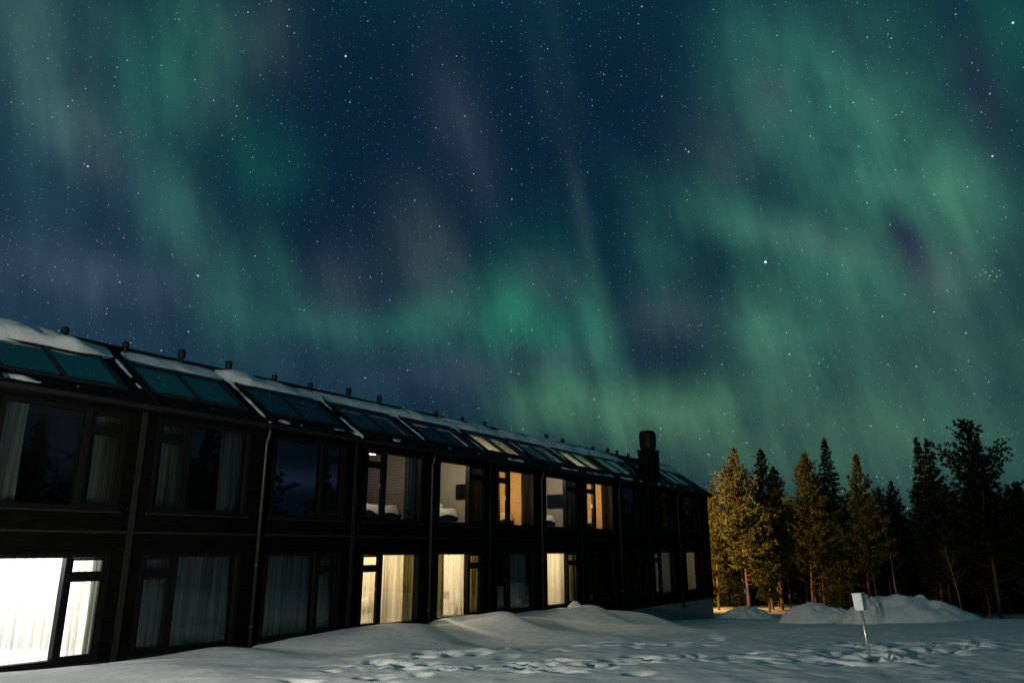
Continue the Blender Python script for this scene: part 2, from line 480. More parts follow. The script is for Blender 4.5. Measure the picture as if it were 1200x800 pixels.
M = dict(
    snow=snow_material(),
    timber=cladding_material(),
    frame=basic('black_frame', (.003, .003, .003), .55, .3, 9, spec=.1),
    trim=basic('dark_trim', (.009, .0085, .009), .8, .3, 7, spec=.1, stretch=(3, 3, .4)),
    metal=basic('dark_metal', (.010, .010, .011), .45, .3, 12, metal=.2, spec=.25),
    pipe=basic('grey_pipe', (.010, .0095, .009), .5, .25, 10, metal=.2),
    roofing=basic('black_roofing', (.004, .004, .0045), .7, .35, 4, bump=.2, spec=.08),
    concrete=basic('plinth_concrete', (.20, .21, .20), .9, .25, 3, bump=.35),
    brickdark=basic('chimney_slate', (.003, .003, .003), .8, .4, 6, bump=.4, spec=.1),
    cowl=basic('chimney_cowl', (.009, .0075, .008), .55, .35, 5, spec=.2),
    glass=glass_material('window_glass', 1.72),
    skyglass=glass_material('skylight_glass', 2.6, (.80, .88, .86), 0.006),
    sheer=cloth_material('white_sheer', (.80, .80, .76), .55, .22, .7),
    creamsheer=cloth_material('cream_sheer', (.46, .43, .35), .6, .26),
    greycurtain=cloth_material('grey_green_curtain', (.78, .80, .66), .15, .0, .32),
    nightsheer=cloth_material('unlit_sheer', (.80, .84, .78), .12, .0, .3),
    olive=cloth_material('olive_curtain', (.22, .20, .09), .25, .0),
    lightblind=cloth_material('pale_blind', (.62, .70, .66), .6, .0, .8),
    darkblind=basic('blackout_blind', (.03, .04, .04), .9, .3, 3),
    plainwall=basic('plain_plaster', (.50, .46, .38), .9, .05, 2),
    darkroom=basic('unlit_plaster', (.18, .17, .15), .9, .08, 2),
    paper=wallpaper_material('ochre_wallpaper', (.62, .41, .20), (.50, .32, .145)),
    paperdark=wallpaper_material('brown_wallpaper', (.24, .195, .13), (.13, .10, .063)),
    carpet=basic('room_carpet', (.16, .13, .10), .95, .3, 20),
    bedbase=basic('dark_bed_base', (.03, .018, .012), .9, .3, 12),
    wood=basic('pale_wood', (.42, .28, .15), .5, .3, 8, stretch=(1, 1, 12)),
    linen=basic('white_linen', (.76, .74, .68), .9, .06, 5, bump=.3),
    tv=basic('screen_black', (.006, .006, .006), .5, .2, 4, spec=.1),
    white=basic('white_plastic', (.72, .73, .72), .45, .10, 9),
    steel=basic('galvanised_steel', (.50, .50, .48), .35, .25, 14, metal=.7),
    needle=basic('lit_needles', (.056, .060, .018), .75, .45, 1.1, rnd=.5, spec=.2),  # needle colour of the lamplit trees, pine and spruce alike
    needledark=basic('shaded_needles', (.019, .027, .011), .85, .45, 1.1, rnd=.5, spec=.2),  # same needles darkened in colour for trees in shade, whatever the species
    bark=basic('pine_bark', (.12, .066, .036), .95, .5, 5, bump=.6, stretch=(1, 1, .35)),
    birch=basic('birch_bark', (.15, .13, .10), .85, .5, 4, stretch=(1, 1, 2.5)),
)

# ------------------------------------------------------------------ mesh helpers
class MB:
    def __init__(self):
        self.v, self.f = [], []
    def add(self, verts, faces):
        o = len(self.v)
        self.v += [tuple(p) for p in verts]
        self.f += [tuple(i + o for i in q) for q in faces]
        return self
    def box(self, x0, x1, y0, y1, z0, z1):
        return self.add([(x0, y0, z0), (x1, y0, z0), (x1, y1, z0), (x0, y1, z0),
                         (x0, y0, z1), (x1, y0, z1), (x1, y1, z1), (x0, y1, z1)],
                        [(0, 3, 2, 1), (4, 5, 6, 7), (0, 1, 5, 4), (1, 2, 6, 5), (2, 3, 7, 6), (3, 0, 4, 7)])
    def hexa(self, p):          # eight corners: bottom four, then top four
        return self.add(p, [(0, 3, 2, 1), (4, 5, 6, 7), (0, 1, 5, 4), (1, 2, 6, 5), (2, 3, 7, 6), (3, 0, 4, 7)])
    def quad(self, a, b, c, d):
        return self.add([a, b, c, d], [(0, 1, 2, 3)])
    def prism_x(self, yz, x0, x1):
        n = len(yz)
        vs = [(x0, y, z) for y, z in yz] + [(x1, y, z) for y, z in yz]
        fs = [tuple(range(n))[::-1], tuple(range(n, 2 * n))]
        fs += [(i, (i + 1) % n, n + (i + 1) % n, n + i) for i in range(n)]
        return self.add(vs, fs)
    def tube(self, pts, rad, n=8):
        pts = [Vector(p) for p in pts]
        rads = rad if isinstance(rad, (list, tuple)) else [rad] * len(pts)
        vs, fs = [], []
        for i, p in enumerate(pts):
            t = (pts[min(i + 1, len(pts) - 1)] - pts[max(i - 1, 0)]).normalized()
            a = t.orthogonal().normalized() if abs(t.z) < .9 else Vector((1, 0, 0)) - t * t.x
            a.normalize()
            b = t.cross(a)
            for k in range(n):
                q = 2 * math.pi * k / n
                vs.append(p + (a * math.cos(q) + b * math.sin(q)) * rads[i])
        for i in range(len(pts) - 1):
            for k in range(n):
                fs.append((i * n + k, i * n + (k + 1) % n, (i + 1) * n + (k + 1) % n, (i + 1) * n + k))
        fs.append(tuple(range(n))[::-1])
        fs.append(tuple(range((len(pts) - 1) * n, len(pts) * n)))
        return self.add(vs, fs)
    def lathe(self, prof, cx=0, cy_=0, n=16, square=0.0):
        vs, fs = [], []
        for r, z in prof:
            for k in range(n):
                q = 2 * math.pi * k / n
                c, s = math.cos(q), math.sin(q)
                m = 1 + square * (1 / max(abs(c), abs(s)) - 1)
                vs.append((cx + r * c * m, cy_ + r * s * m, z))
        for i in range(len(prof) - 1):
            for k in range(n):
                fs.append((i * n + k, i * n + (k + 1) % n, (i + 1) * n + (k + 1) % n, (i + 1) * n + k))
        fs.append(tuple(range(n))[::-1])
        fs.append(tuple(range((len(prof) - 1) * n, len(prof) * n)))
        return self.add(vs, fs)
    def build(self, name, m, parent=None, loc=(0, 0, 0), rz=0.0, smooth=False, bevel=0.0):
        me = bpy.data.meshes.new(name)
        me.from_pydata(self.v, [], self.f)
        me.update()
        if bevel:
            bm = bmesh.new(); bm.from_mesh(me)
            bmesh.ops.bevel(bm, geom=list(bm.edges), offset=bevel, segments=2, affect='EDGES', clamp_overlap=True)
            bm.to_mesh(me); bm.free()
        if smooth:
            me.polygons.foreach_set('use_smooth', [True] * len(me.polygons))
        me.materials.append(m)
        o = bpy.data.objects.new(name, me)
        o.location = loc
        o.rotation_euler = (0, 0, rz)
        C.objects.link(o)
        if parent is not None:
            o.parent = parent
        return o

def tag(o, label, cat, group=None, kind=None):
    if label: o['label'] = label
    if cat: o['category'] = cat
    if group: o['group'] = group
    if kind: o['kind'] = kind
    return o

def empty(name, loc, rz=0.0):
    o = bpy.data.objects.new(name, None)
    o.empty_display_size = .3
    o.location = loc
    o.rotation_euler = (0, 0, rz)
    C.objects.link(o)
    return o

def copy_tree(o, parent=None):
    c = o.copy()
    C.objects.link(c)
    if parent is not None:
        c.parent = parent
    for ch in list(o.children):
        copy_tree(ch, c)
    return c

def lamp(name, parent, loc, watts, col, size=.08):
    ld = bpy.data.lights.new(name, 'POINT')
    ld.energy = watts; ld.color = col; ld.shadow_soft_size = size
    o = bpy.data.objects.new(name, ld)
    o.location = loc
    C.objects.link(o)
    o.parent = parent
    return o

# ------------------------------------------------------------------ noise in numpy
def _hash(ix, iy, seed):
    h = (ix * 374761393 + iy * 668265263 + seed * 1442695041) & 0xffffffff
    h = ((h ^ (h >> 13)) * 1274126177) & 0xffffffff
    return ((h ^ (h >> 16)) & 0xffff) / 65535.0

def vnoise(x, y, seed=0):
    x = np.asarray(x, float); y = np.asarray(y, float)
    ix = np.floor(x).astype(np.int64); iy = np.floor(y).astype(np.int64)
    fx = x - ix; fy = y - iy
    fx = fx * fx * (3 - 2 * fx); fy = fy * fy * (3 - 2 * fy)
    a = _hash(ix, iy, seed); b = _hash(ix + 1, iy, seed); c = _hash(ix, iy + 1, seed); d = _hash(ix + 1, iy + 1, seed)
    return (a + (b - a) * fx) * (1 - fy) + (c + (d - c) * fx) * fy - .5

def fbm(x, y, oct=4, seed=0):
    t = 0; amp = 1.0
    for k in range(oct):
        t = t + amp * vnoise(x * 2 ** k, y * 2 ** k, seed + k * 17)
        amp *= .5
    return t

# ------------------------------------------------------------------ snow-covered ground, one sheet
CREST = [(-30, .45), (0, .40), (6.3, .36), (7.2, .32), (8.1, .29), (9.5, .29), (10.6, .34), (11.1, .33), (11.7, .19), (12.2, .27), (13.2, .34),
         (14.5, .38), (15.6, .43), (16.6, .41), (17.5, .19), (18.2, .20), (19.0, .42), (20.2, .41), (21.1, .22), (22.2, .29),
         (23.7, .32), (24.7, .28), (25.1, .35), (26.1, .25), (27.4, .14), (29.2, -.10), (30.8, -.42), (32.5, -.69),
         (35.9, -.92), (40.2, -1.10), (43.5, -1.25), (48, -1.5), (90, -1.7)]
GROUND = [(-30, 0, .4), (-30, 20, .7), (0, 0, .3), (0, 6, .55), (0, 10, .75), (0, 16, .82), (6, 16, .80), (6, 10, .70), (6, 4, .40), (10, 12, .68), (12, 7, .50),
          (11, 4, .30), (16.5, 4.6, .22), (22, 4.6, .02), (20, 8, .26), (15.6, 13, .50), (15, 18, .55), (5, 26, .85), (24, 20, .3), (26, 6, -.22), (30, 6, -.50),
          (33, 6, -.72), (38, 4, -.98), (43, 2, -1.2), (43, 8, -1.12), (36, 12, -.45), (33, 15, -.18), (28, 14, .02), (42, 15, -.58), (40, 11.5, -.62),
          (34, 26, -.2), (46, 12, -1.1), (50, 2, -1.6), (50, 14, -1.55), (46, 24, -1.0), (56, 10, -1.8), (56, 24, -1.8), (48, -10, -1.7), (60, -10, -1.9),
          (70, 10, -2.0), (70, 40, -2.0), (40, 45, -.8), (10, 45, .9), (-20, 45, .9), (70, -40, -2.0), (20, -30, -.5), (-30, -30, .2)]

_gp = np.array(GROUND, float)
def _tps(r2):
    return np.where(r2 > 1e-9, .5 * r2 * np.log(np.maximum(r2, 1e-9)), 0)
def _fit():
    n = len(_gp)
    r2 = ((_gp[:, None, :2] - _gp[None, :, :2]) ** 2).sum(-1)
    A = np.zeros((n + 3, n + 3)); A[:n, :n] = _tps(r2) + np.eye(n) * .5
    P = np.c_[np.ones(n), _gp[:, :2]]
    A[:n, n:] = P; A[n:, :n] = P.T
    return np.linalg.solve(A, np.r_[_gp[:, 2], 0, 0, 0])
_W = _fit()
def ground_base(s, d):
    s = np.clip(np.asarray(s, float), -40, 75); d = np.clip(np.asarray(d, float), -45, 55)
    z = _W[-3] + _W[-2] * s + _W[-1] * d
    for i, (a, b, _) in enumerate(_gp):
        z = z + _W[i] * _tps((s - a) ** 2 + (d - b) ** 2)
    return z
_cx = np.array([c[0] for c in CREST]); _cz = np.array([c[1] for c in CREST])
def _crest(s):
    t = 0
    for k, w in ((-.3, .2), (-.15, .2), (0, .2), (.15, .2), (.3, .2)):
        t = t + w * np.interp(s + k, _cx, _cz)
    return t
def smooth(a, b, x):
    t = np.clip((x - a) / (b - a), 0, 1)
    return t * t * (3 - 2 * t)

_rng = random.Random(5)
PITS = []
def _trail(pts, n, spread, rmin, rmax, dep):
    for i in range(n):
        t = _rng.random() * (len(pts) - 1)
        k = int(t); f = t - k
        s = pts[k][0] * (1 - f) + pts[k + 1][0] * f + _rng.gauss(0, spread)
        d = pts[k][1] * (1 - f) + pts[k + 1][1] * f + _rng.gauss(0, spread)
        PITS.append((s, d, _rng.uniform(rmin, rmax), _rng.uniform(.35, 1) * dep, _rng.uniform(0, 3.14), _rng.uniform(1.2, 2.6)))
_trail([(9.6, 6.2), (11.8, 6.2), (13, 6.9), (15, 7.7), (17, 9.7)], 90, .55, .08, .22, .085)
_trail([(10.2, 9.5), (12, 9.6), (14, 10.9), (17, 12.4), (19.5, 13.6), (23, 15)], 110, .50, .08, .22, .085)
_trail([(17, 9.4), (20, 8.6), (25, 8.4), (30, 9)], 24, .16, .10, .2, .10)
_trail([(14.5, 12.4), (15.6, 13.2), (16.6, 13.3)], 30, .35, .12, .28, .10)
_trail([(17, 12.6), (19, 13.6), (21, 14.6)], 55, .6, .10, .30, .085)
_trail([(8, 7.5), (10, 8.3), (12, 9.0)], 26, .3, .10, .22, .09)

def height(s, d, fine=True):
    s = np.asarray(s, float); d = np.asarray(d, float)
    g = ground_base(s, d)
    c = _crest(s)
    w = (1 - smooth(1.2, 4.6, d)) * smooth(-9, -1, d)
    # drifts run out from the wall between the windows, bending back a little
    sp = s + .42 * np.maximum(d - 1.0, 0) + .5 * vnoise(s * .5, d * .5, 3)
    ridge = 0
    for (a, hw, am) in ((9.3, 1.5, .10), (15.4, 1.7, .20), (20.0, 1.15, .26), (25.2, 1.5, .30), (29.5, 1.6, .14)):
        x = (sp - a) / hw
        ridge = ridge + am * np.exp(-np.where(x > 0, (x * 1.35) ** 2, (x * .8) ** 2))
    ridge = ridge * smooth(.8, 2.4, d) * (1 - smooth(4.6, 8.5, d))
    trough = -.15 * np.exp(-((d - 5.0) / 1.7) ** 2) * smooth(11, 14, s) * (1 - smooth(31, 36, s))
    dip = -.10 * np.exp(-((d - .05) / .35) ** 2) * smooth(5, 7, s)
    z = g * (1 - w) + c * w + dip * w + ridge + trough
    far = smooth(30, 60, np.abs(s - 20)) + smooth(25, 60, np.abs(d))
    z = z + .05 * fbm(s * .35, d * .35, 3, 9) + .35 * far * fbm(s * .07, d * .07, 2, 5)
    if fine:
        near = (1 - smooth(26, 40, s)) * smooth(1.5, 5, d)
        z = z + near * (.030 * fbm(s * 1.3, d * 1.3, 3, 21) + .012 * fbm(s * 5, d * 5, 2, 31))
        tr = near * smooth(-.05, .3, fbm(s * .35 + 4, d * .5, 2, 77)) * smooth(5, 7.5, d)
        z = z + tr * .028 * fbm(s * 3.2, d * 3.2, 3, 41)
    return z

def add_pits(S, D, Z):
    for (ps, pd, r, dep, a, asp) in PITS:
        R_ = r * 2.6
        i0, i1 = np.searchsorted(S[:, 0], (ps - R_ * 1.5, ps + R_ * 1.5))
        j0, j1 = np.searchsorted(D[0], (pd - R_ * 1.5, pd + R_ * 1.5))
        if i1 <= i0 or j1 <= j0:
            continue
        x = S[i0:i1, j0:j1] - ps; y = D[i0:i1, j0:j1] - pd
        u_ = (x * math.cos(a) + y * math.sin(a)) / asp ** .5; v_ = (-x * math.sin(a) + y * math.cos(a)) * asp ** .5
        q = (u_ * u_ + v_ * v_) / (r * r)
        Z[i0:i1, j0:j1] += -dep * np.exp(-q ** 2.2) + .14 * dep * np.exp(-((np.sqrt(q) - 1.5) / .42) ** 2)

def axis(a, b, step, lo, hi, g=1.16):
    xs = list(np.arange(a, b + step / 2, step))
    st = step; x = xs[-1]
    while x < hi:
        st = min(st * g, 8); x += st; xs.append(x)
    st = step; x = xs[0]; pre = []
    while x > lo:
        st = min(st * g, 8); x -= st; pre.append(x)
    return np.array(pre[::-1] + xs)

def build_ground():
    sx = axis(2.5, 31, .07, -260, 420); dx = axis(0.0, 15.8, .07, -320, 320)
    S, D = np.meshgrid(sx, dx, indexing='ij')
    Z = height(S, D)
    add_pits(S, D, Z)
    X = U[0] * S + NRM[0] * (D - DC); Y = U[1] * S + NRM[1] * (D - DC)
    V = np.stack([X, Y, Z], -1).reshape(-1, 3)
    ni, nj = S.shape
    I = np.arange(ni * nj).reshape(ni, nj)
    F = np.stack([I[:-1, :-1], I[:-1, 1:], I[1:, 1:], I[1:, :-1]], -1).reshape(-1, 4)
    me = bpy.data.meshes.new('snow_ground')
    me.vertices.add(len(V)); me.vertices.foreach_set('co', V.ravel())
    me.loops.add(F.size); me.loops.foreach_set('vertex_index', F.ravel().astype(np.int32))
    me.polygons.add(len(F)); me.polygons.foreach_set('loop_start', np.arange(0, F.size, 4, dtype=np.int32))
    me.polygons.foreach_set('use_smooth', [True] * len(F))
    me.update(calc_edges=True); me.validate()
    if me.polygons[0].normal.z < 0:
        me.flip_normals()
    me.materials.append(M['snow'])
    o = bpy.data.objects.new('snow_ground', me)
    C.objects.link(o)
    o['kind'] = 'structure'
    o['label'] = 'snow-covered ground with drifts and trampled tracks'
    return o
build_ground()
def gz(x, y):
    s, d = sd(x, y)
    return float(height(np.array([s]), np.array([d]))[0])

# ------------------------------------------------------------------ the hotel wing
OX, OY, OZ = 21.0, 4.0, -1.25
hotel = empty('hotel_building', L(OX, OY, OZ), ROT)
tag(hotel, 'long two-storey black timber hotel wing with sloping skylights along its roof', 'building')
OFF = (-OX, -OY, -OZ)
def hb(mb, name, m, **k):
    return mb.build(name, m, hotel, OFF, **k)

S0, S1 = -1.0, 42.85            # the two gable ends
WIN_W = 2.46
W0 = [2.75, 6.02, 9.17, 12.36, 15.60, 18.86, 22.06, 25.30, 28.56, 31.92, 35.16, 39.15]      # left edge of each bay's windows
PART = [S0, 5.62, 8.83, 12.03, 15.20, 18.44, 21.68, 24.90, 28.14, 31.50, 34.78, 38.30, S1]  # walls between rooms
BAY = ['Z', 'A', 'B', 'C', 'D', 'E', 'F', 'G', 'H', 'I', 'J', 'K']
CASE_RIGHT = [i % 2 == 1 for i in range(12)]
ZL0, ZL1, ZU0, ZU1 = .27, 2.29, 3.18, 5.22
SL = .95 / 1.40
def zr(y):                       # height of the front roof slope
    return 5.77 + SL * (y - .27)

# facade: full-height piers between the windows, bands between storeys
mb = MB()
x = S0
for w in W0:
    mb.box(x, w, 0, .25, -.22, 5.50)
    mb.box(w, w + WIN_W, 0, .25, -.22, ZL0)
    mb.box(w, w + WIN_W, 0, .25, ZL1, ZU0)
    mb.box(w, w + WIN_W, 0, .25, ZU1, 5.50)
    x = w + WIN_W
mb.box(x, S1, 0, .25, -.22, 5.50)
mb.box(S0, S1, 8.75, 9.0, -.22, 5.36)
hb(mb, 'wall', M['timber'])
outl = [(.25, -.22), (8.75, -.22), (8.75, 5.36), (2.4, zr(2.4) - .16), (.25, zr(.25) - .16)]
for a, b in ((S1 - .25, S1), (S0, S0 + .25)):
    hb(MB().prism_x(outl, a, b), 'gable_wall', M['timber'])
# concrete plinth, set back a little under the timber
mb = MB().box(S0 + .05, S1 - .04, .05, .35, -3.2, -.223).box(S0 + .05, S1 - .04, 8.6, 8.95, -3.2, -.223)
mb.box(S1 - .35, S1 - .04, .35, 8.6, -3.2, -.223)
hb(mb, 'plinth', M['concrete'])
# trims: storey ledge, vertical joint boards and fascia
mb = MB().box(S0, S1, -.035, -.003, 2.715, 2.765)
hb(mb, 'storey_ledge', M['trim'])
for s in (5.62, 8.83, 15.20, 21.68, 28.14, 34.78):
    hb(MB().box(s - .06, s + .06, -.035, -.003, -.2, 2.71).box(s - .06, s + .06, -.035, -.003, 2.77, 5.32), 'joint_board', M['trim'])
for s in (12.04, 18.46, 24.95, 31.52, 38.28):
    p = hb(MB().tube([(s, -.16, 5.36), (s, -.16, 5.2), (s, -.075, 4.98), (s, -.075, -.55)], .042, 10), 'downpipe', M['pipe'], smooth=True)
    for z in (4.7, 3.3, 2.0, .6):
        MB().tube([(s, -.075, z), (s, -.075, z + .05)], .056, 10).box(s - .012, s + .012, -.03, -.002, z, z + .05).build('bracket', M['pipe'], p)
hb(MB().box(S0 - .1, S1 + .55, -.22, -.10, 5.36, 5.46), 'gutter', M['metal'], bevel=.01)
hb(MB().box(S0 - .1, S1 + .55, -.098, .02, 5.30, zr(-.098) - .125), 'fascia', M['timber'])

# windows
def window(w, z0, z1, cr, upper):
    fb = MB()
    y0, y1 = -.012, .17
    fb.box(w - .02, w + .075, y0, y1, z0 - .02, z1 + .02).box(w + WIN_W - .075, w + WIN_W + .02, y0, y1, z0 - .02, z1 + .02)
    fb.box(w + .075, w + WIN_W - .075, y0, y1, z1 - .06, z1 + .02).box(w + .075, w + WIN_W - .075, y0, y1, z0 - .02, z0 + .075)
    cw = .80
    mx = w + WIN_W - cw if cr else w + cw
    fb.box(mx - .055, mx + .055, .0, y1, z0 + .075, z1 - .06)
    a, b = (mx + .055, w + WIN_W - .075) if cr else (w + .075, mx - .055)
    zc = z1 - .42
    fb.box(a, b, .0, y1, zc - .045, zc + .045)
    f = hb(fb, 'window', M['frame'])
    MB().quad((w + .07, .11, z0 + .07), (w + WIN_W - .07, .11, z0 + .07), (w + WIN_W - .07, .11, z1 - .055), (w + .07, .11, z1 - .055)).build('pane', M['glass'], f)
    sb = MB()
    t = .05
    for (q0, q1) in ((z0 + .077, zc - .047), (zc + .047, z1 - .062)):
        sb.box(a + .002, a + t, .03, .10, q0, q1).box(b - t, b - .002, .03, .10, q0, q1)
        sb.box(a + t, b - t, .03, .10, q0, q0 + t).box(a + t, b - t, .03, .10, q1 - t, q1)
    sb.build('sash', M['frame'], f)
    MB().box(w - .06, w + WIN_W + .06, -.085, -.014, z0 - .06, z0 - .022).build('sill', M['trim'], f)
    hx = a + .025 if cr else b - .025
    MB().box(hx - .012, hx + .012, .10, .15, z0 + .95, z0 + 1.10).build('handle', M['steel'], f)
    return f
for i, w in enumerate(W0):
    window(w, ZL0, ZL1, CASE_RIGHT[i], False)
    window(w, ZU0, ZU1, CASE_RIGHT[i], True)

# roof: slope strips with openings for the skylights, and the back slope
def slope_box(mb, s0, s1, y0, y1, top=0.0, th=.12):
    return mb.hexa([(s0, y0, zr(y0) + top - th), (s1, y0, zr(y0) + top - th), (s1, y1, zr(y1) + top - th), (s0, y1, zr(y1) + top - th),
                    (s0, y0, zr(y0) + top), (s1, y0, zr(y0) + top), (s1, y1, zr(y1) + top), (s0, y1, zr(y1) + top)])
SKY = [(w - .06, w + 2.50) for w in W0]
YA, YB = .30, 1.69
mb = MB()
slope_box(mb, S0 - .3, S1 + .45, -.16, YA)
slope_box(mb, S0 - .3, S1 + .45, YB, 2.4)
x = S0 - .3
for a, b in SKY:
    slope_box(mb, x, a, YA, YB); x = b
slope_box(mb, x, S1 + .45, YA, YB)
zt = zr(2.4)
mb.hexa([(S0 - .3, 2.402, zt - .14), (S1 + .45, 2.402, zt - .14), (S1 + .45, 9.3, 5.30), (S0 - .3, 9.3, 5.30),
         (S0 - .3, 2.402, zt), (S1 + .45, 2.402, zt), (S1 + .45, 9.3, 5.44), (S0 - .3, 9.3, 5.44)])
hb(mb, 'roof', M['roofing'])
hb(MB().box(S0 - .3, S1 + .45, 2.30, 2.46, zt + .003, zt + .05), 'ridge_board', M['roofing'])
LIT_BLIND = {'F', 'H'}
for i, (a, b) in enumerate(SKY):
    f = MB(); m = (a + b) / 2
    for s0, s1 in ((a, a + .085), (m - .045, m + .045), (b - .085, b)):
        slope_box(f, s0, s1, YA + .002, YB - .002, .05, .13)
    for s0, s1 in ((a + .085, m - .045), (m + .045, b - .085)):
        slope_box(f, s0, s1, YA + .002, YA + .09, .05, .13)
        slope_box(f, s0, s1, YB - .09, YB - .002, .05, .13)
    fr = hb(f, 'skylight', M['metal'])
    p = MB()
    for s0, s1 in ((a + .08, m - .04), (m + .04, b - .08)):
        p.quad((s0, YA + .08, zr(YA + .08) + .015), (s1, YA + .08, zr(YA + .08) + .015), (s1, YB - .08, zr(YB - .08) + .015), (s0, YB - .08, zr(YB - .08) + .015))
    p.build('pane', M['skyglass'], fr)
    # a blind drawn under the glass, sagging a little between its battens
    bl = MB(); vs, fs = [], []
    n = 24
    for r in range(n + 1):
        y = YA + .03 + (YB - YA - .06) * r / n
        for c in range(9):
            s = a + .02 + (b - a - .04) * c / 8
            sag = .012 * math.sin(r / n * math.pi * 6 + .3 * c) + .006 * math.sin(c * 1.7 + i)
            vs.append((s, y, zr(y) - .155 + sag))
    for r in range(n):
        for c in range(8):
            q = r * 9 + c
            fs.append((q, q + 1, q + 10, q + 9))
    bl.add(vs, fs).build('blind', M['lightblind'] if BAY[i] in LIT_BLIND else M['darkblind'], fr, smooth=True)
    # cap strips running down the ribs beside each skylight
    cs = MB(); slope_box(cs, a - .10, a - .04, -.14, 1.95, .045, .044)
    hb(cs, 'rib_cap', M['roofing'])

# roof vents along the ridge
VENTS = [(7.90, .20, .075), (9.36, .17, .075), (10.88, .30, .085), (12.32, .28, .085), (13.90, .18, .075), (15.27, .17, .07), (16.88, .30, .08), (18.30, .28, .08),
         (21.3, .16, .075), (22.9, .17, .07), (24.35, .18, .07), (29.1, .24, .08), (30.55, .20, .08), (33.5, .16, .08), (35.1, .24, .08), (36.15, .24, .07), (37.5, .20, .07)]
for s, h, r in VENTS:
    z0 = zr(2.2)
    v = hb(MB().lathe([(r * .62, z0 - .1), (r * .62, z0 + .16 + h * .3)], s, 2.3, 10), 'roof_vent', M['metal'], smooth=False)
    q = z0 + .12 + h * .3
    MB().lathe([(r * .8, q), (r * 1.12, q + .02), (r * 1.15, q + h * .7), (r * .9, q + h * .7 + .03), (r * .3, q + h * .7 + .05)], s, 2.3, 12).build('vent_cap', M['metal'], v, smooth=False)

# chimney with its barrel-shaped cowl
CX, CY = 36.88, .83
ch = MB().box(CX - .42, CX + .42, CY - .43, CY + .42, 5.55, 7.36).box(CX - .46, CX + .46, CY - .47, CY + .46, 7.363, 7.44)
chim = hb(ch, 'chimney', M['brickdark'], bevel=.015)
MB().lathe([(.34, 7.443), (.36, 7.50), (.35, 7.52), (.375, 7.56), (.395, 7.75), (.41, 8.05), (.405, 8.28), (.37, 8.42), (.30, 8.47), (.02, 8.48)], CX, CY, 28, .45).build('cowl', M['cowl'], chim, smooth=False)
MB().lathe([(.405, 7.70), (.412, 7.70), (.418, 7.76), (.410, 7.76)], CX, CY, 28, .45).build('cowl_band', M['metal'], chim)
fl = MB(); slope_box(fl, CX - 1.12, CX - .425, YA + .1, 1.75, .075, .022); slope_box(fl, CX + .425, CX + .62, YA + .1, 1.75, .075, .022); slope_box(fl, CX - .425, CX + .425, .02, CY - .435, .075, .022)
fl.build('flashing', M['roofing'], chim)

# floors, ceilings and walls inside
mb = MB().box(S0 + .25, S1 - .25, .25, 6.0, -.02, .2).box(S0 + .25, S1 - .25, .25, 6.0, 2.72, 3.02)
hb(mb, 'floor_slab', M['carpet'])
hb(MB().box(S0 + .25, S1 - .25, 1.75, 6.0, 5.56, 5.62).box(S0 + .25, S1 - .25, 1.72, 1.748, 5.56, zr(1.72) - .13), 'ceiling', M['plainwall'])
hb(MB().box(S0 + .25, S1 - .25, .25, 6.0, 2.66, 2.715), 'ceiling', M['plainwall'])
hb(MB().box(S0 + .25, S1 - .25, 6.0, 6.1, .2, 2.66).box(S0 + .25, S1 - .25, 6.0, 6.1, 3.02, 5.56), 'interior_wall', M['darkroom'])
LIT = {('E', 1), ('G', 1), ('D', 0), ('E', 0), ('G', 0), ('A', 0)}
for k, s in enumerate(PART[1:-1]):
    for up, (z0, z1) in enumerate(((.2, 2.66), (3.02, 5.56))):
        mb = MB()
        if up:
            mb.prism_x([(.25, z0), (6.0, z0), (6.0, z1), (1.72, z1), (1.72, zr(1.72) - .18), (.25, zr(.25) - .18)], s - .06, s + .06)
        else:
            mb.box(s - .06, s + .06, .25, 6.0, z0, z1)
        hb(mb, 'interior_wall', M['plainwall'])
# patterned paper on the wall behind the beds of every other room
for b_, m in (('D', 'paperdark'), ('F', 'paper'), ('H', 'paper')):
    s = PART[BAY.index(b_) + 1] - .06
    hb(MB().prism_x([(.28, 3.02), (5.99, 3.02), (5.99, 5.55), (1.70, 5.55), (1.70, zr(1.70) - .19), (.28, zr(.28) - .19)], s - .012, s - .001), 'accent_wall', M[m])

# ------------------------------------------------------------------ things inside the rooms
def put(mb, name, m, root, **k):
    return mb.build(name, m, root, **k)
def at(name, s, y, z, label, cat, group=None, rz=0):
    e = empty(name, L(s, y, z), ROT + rz)
    return tag(e, label, cat, group)

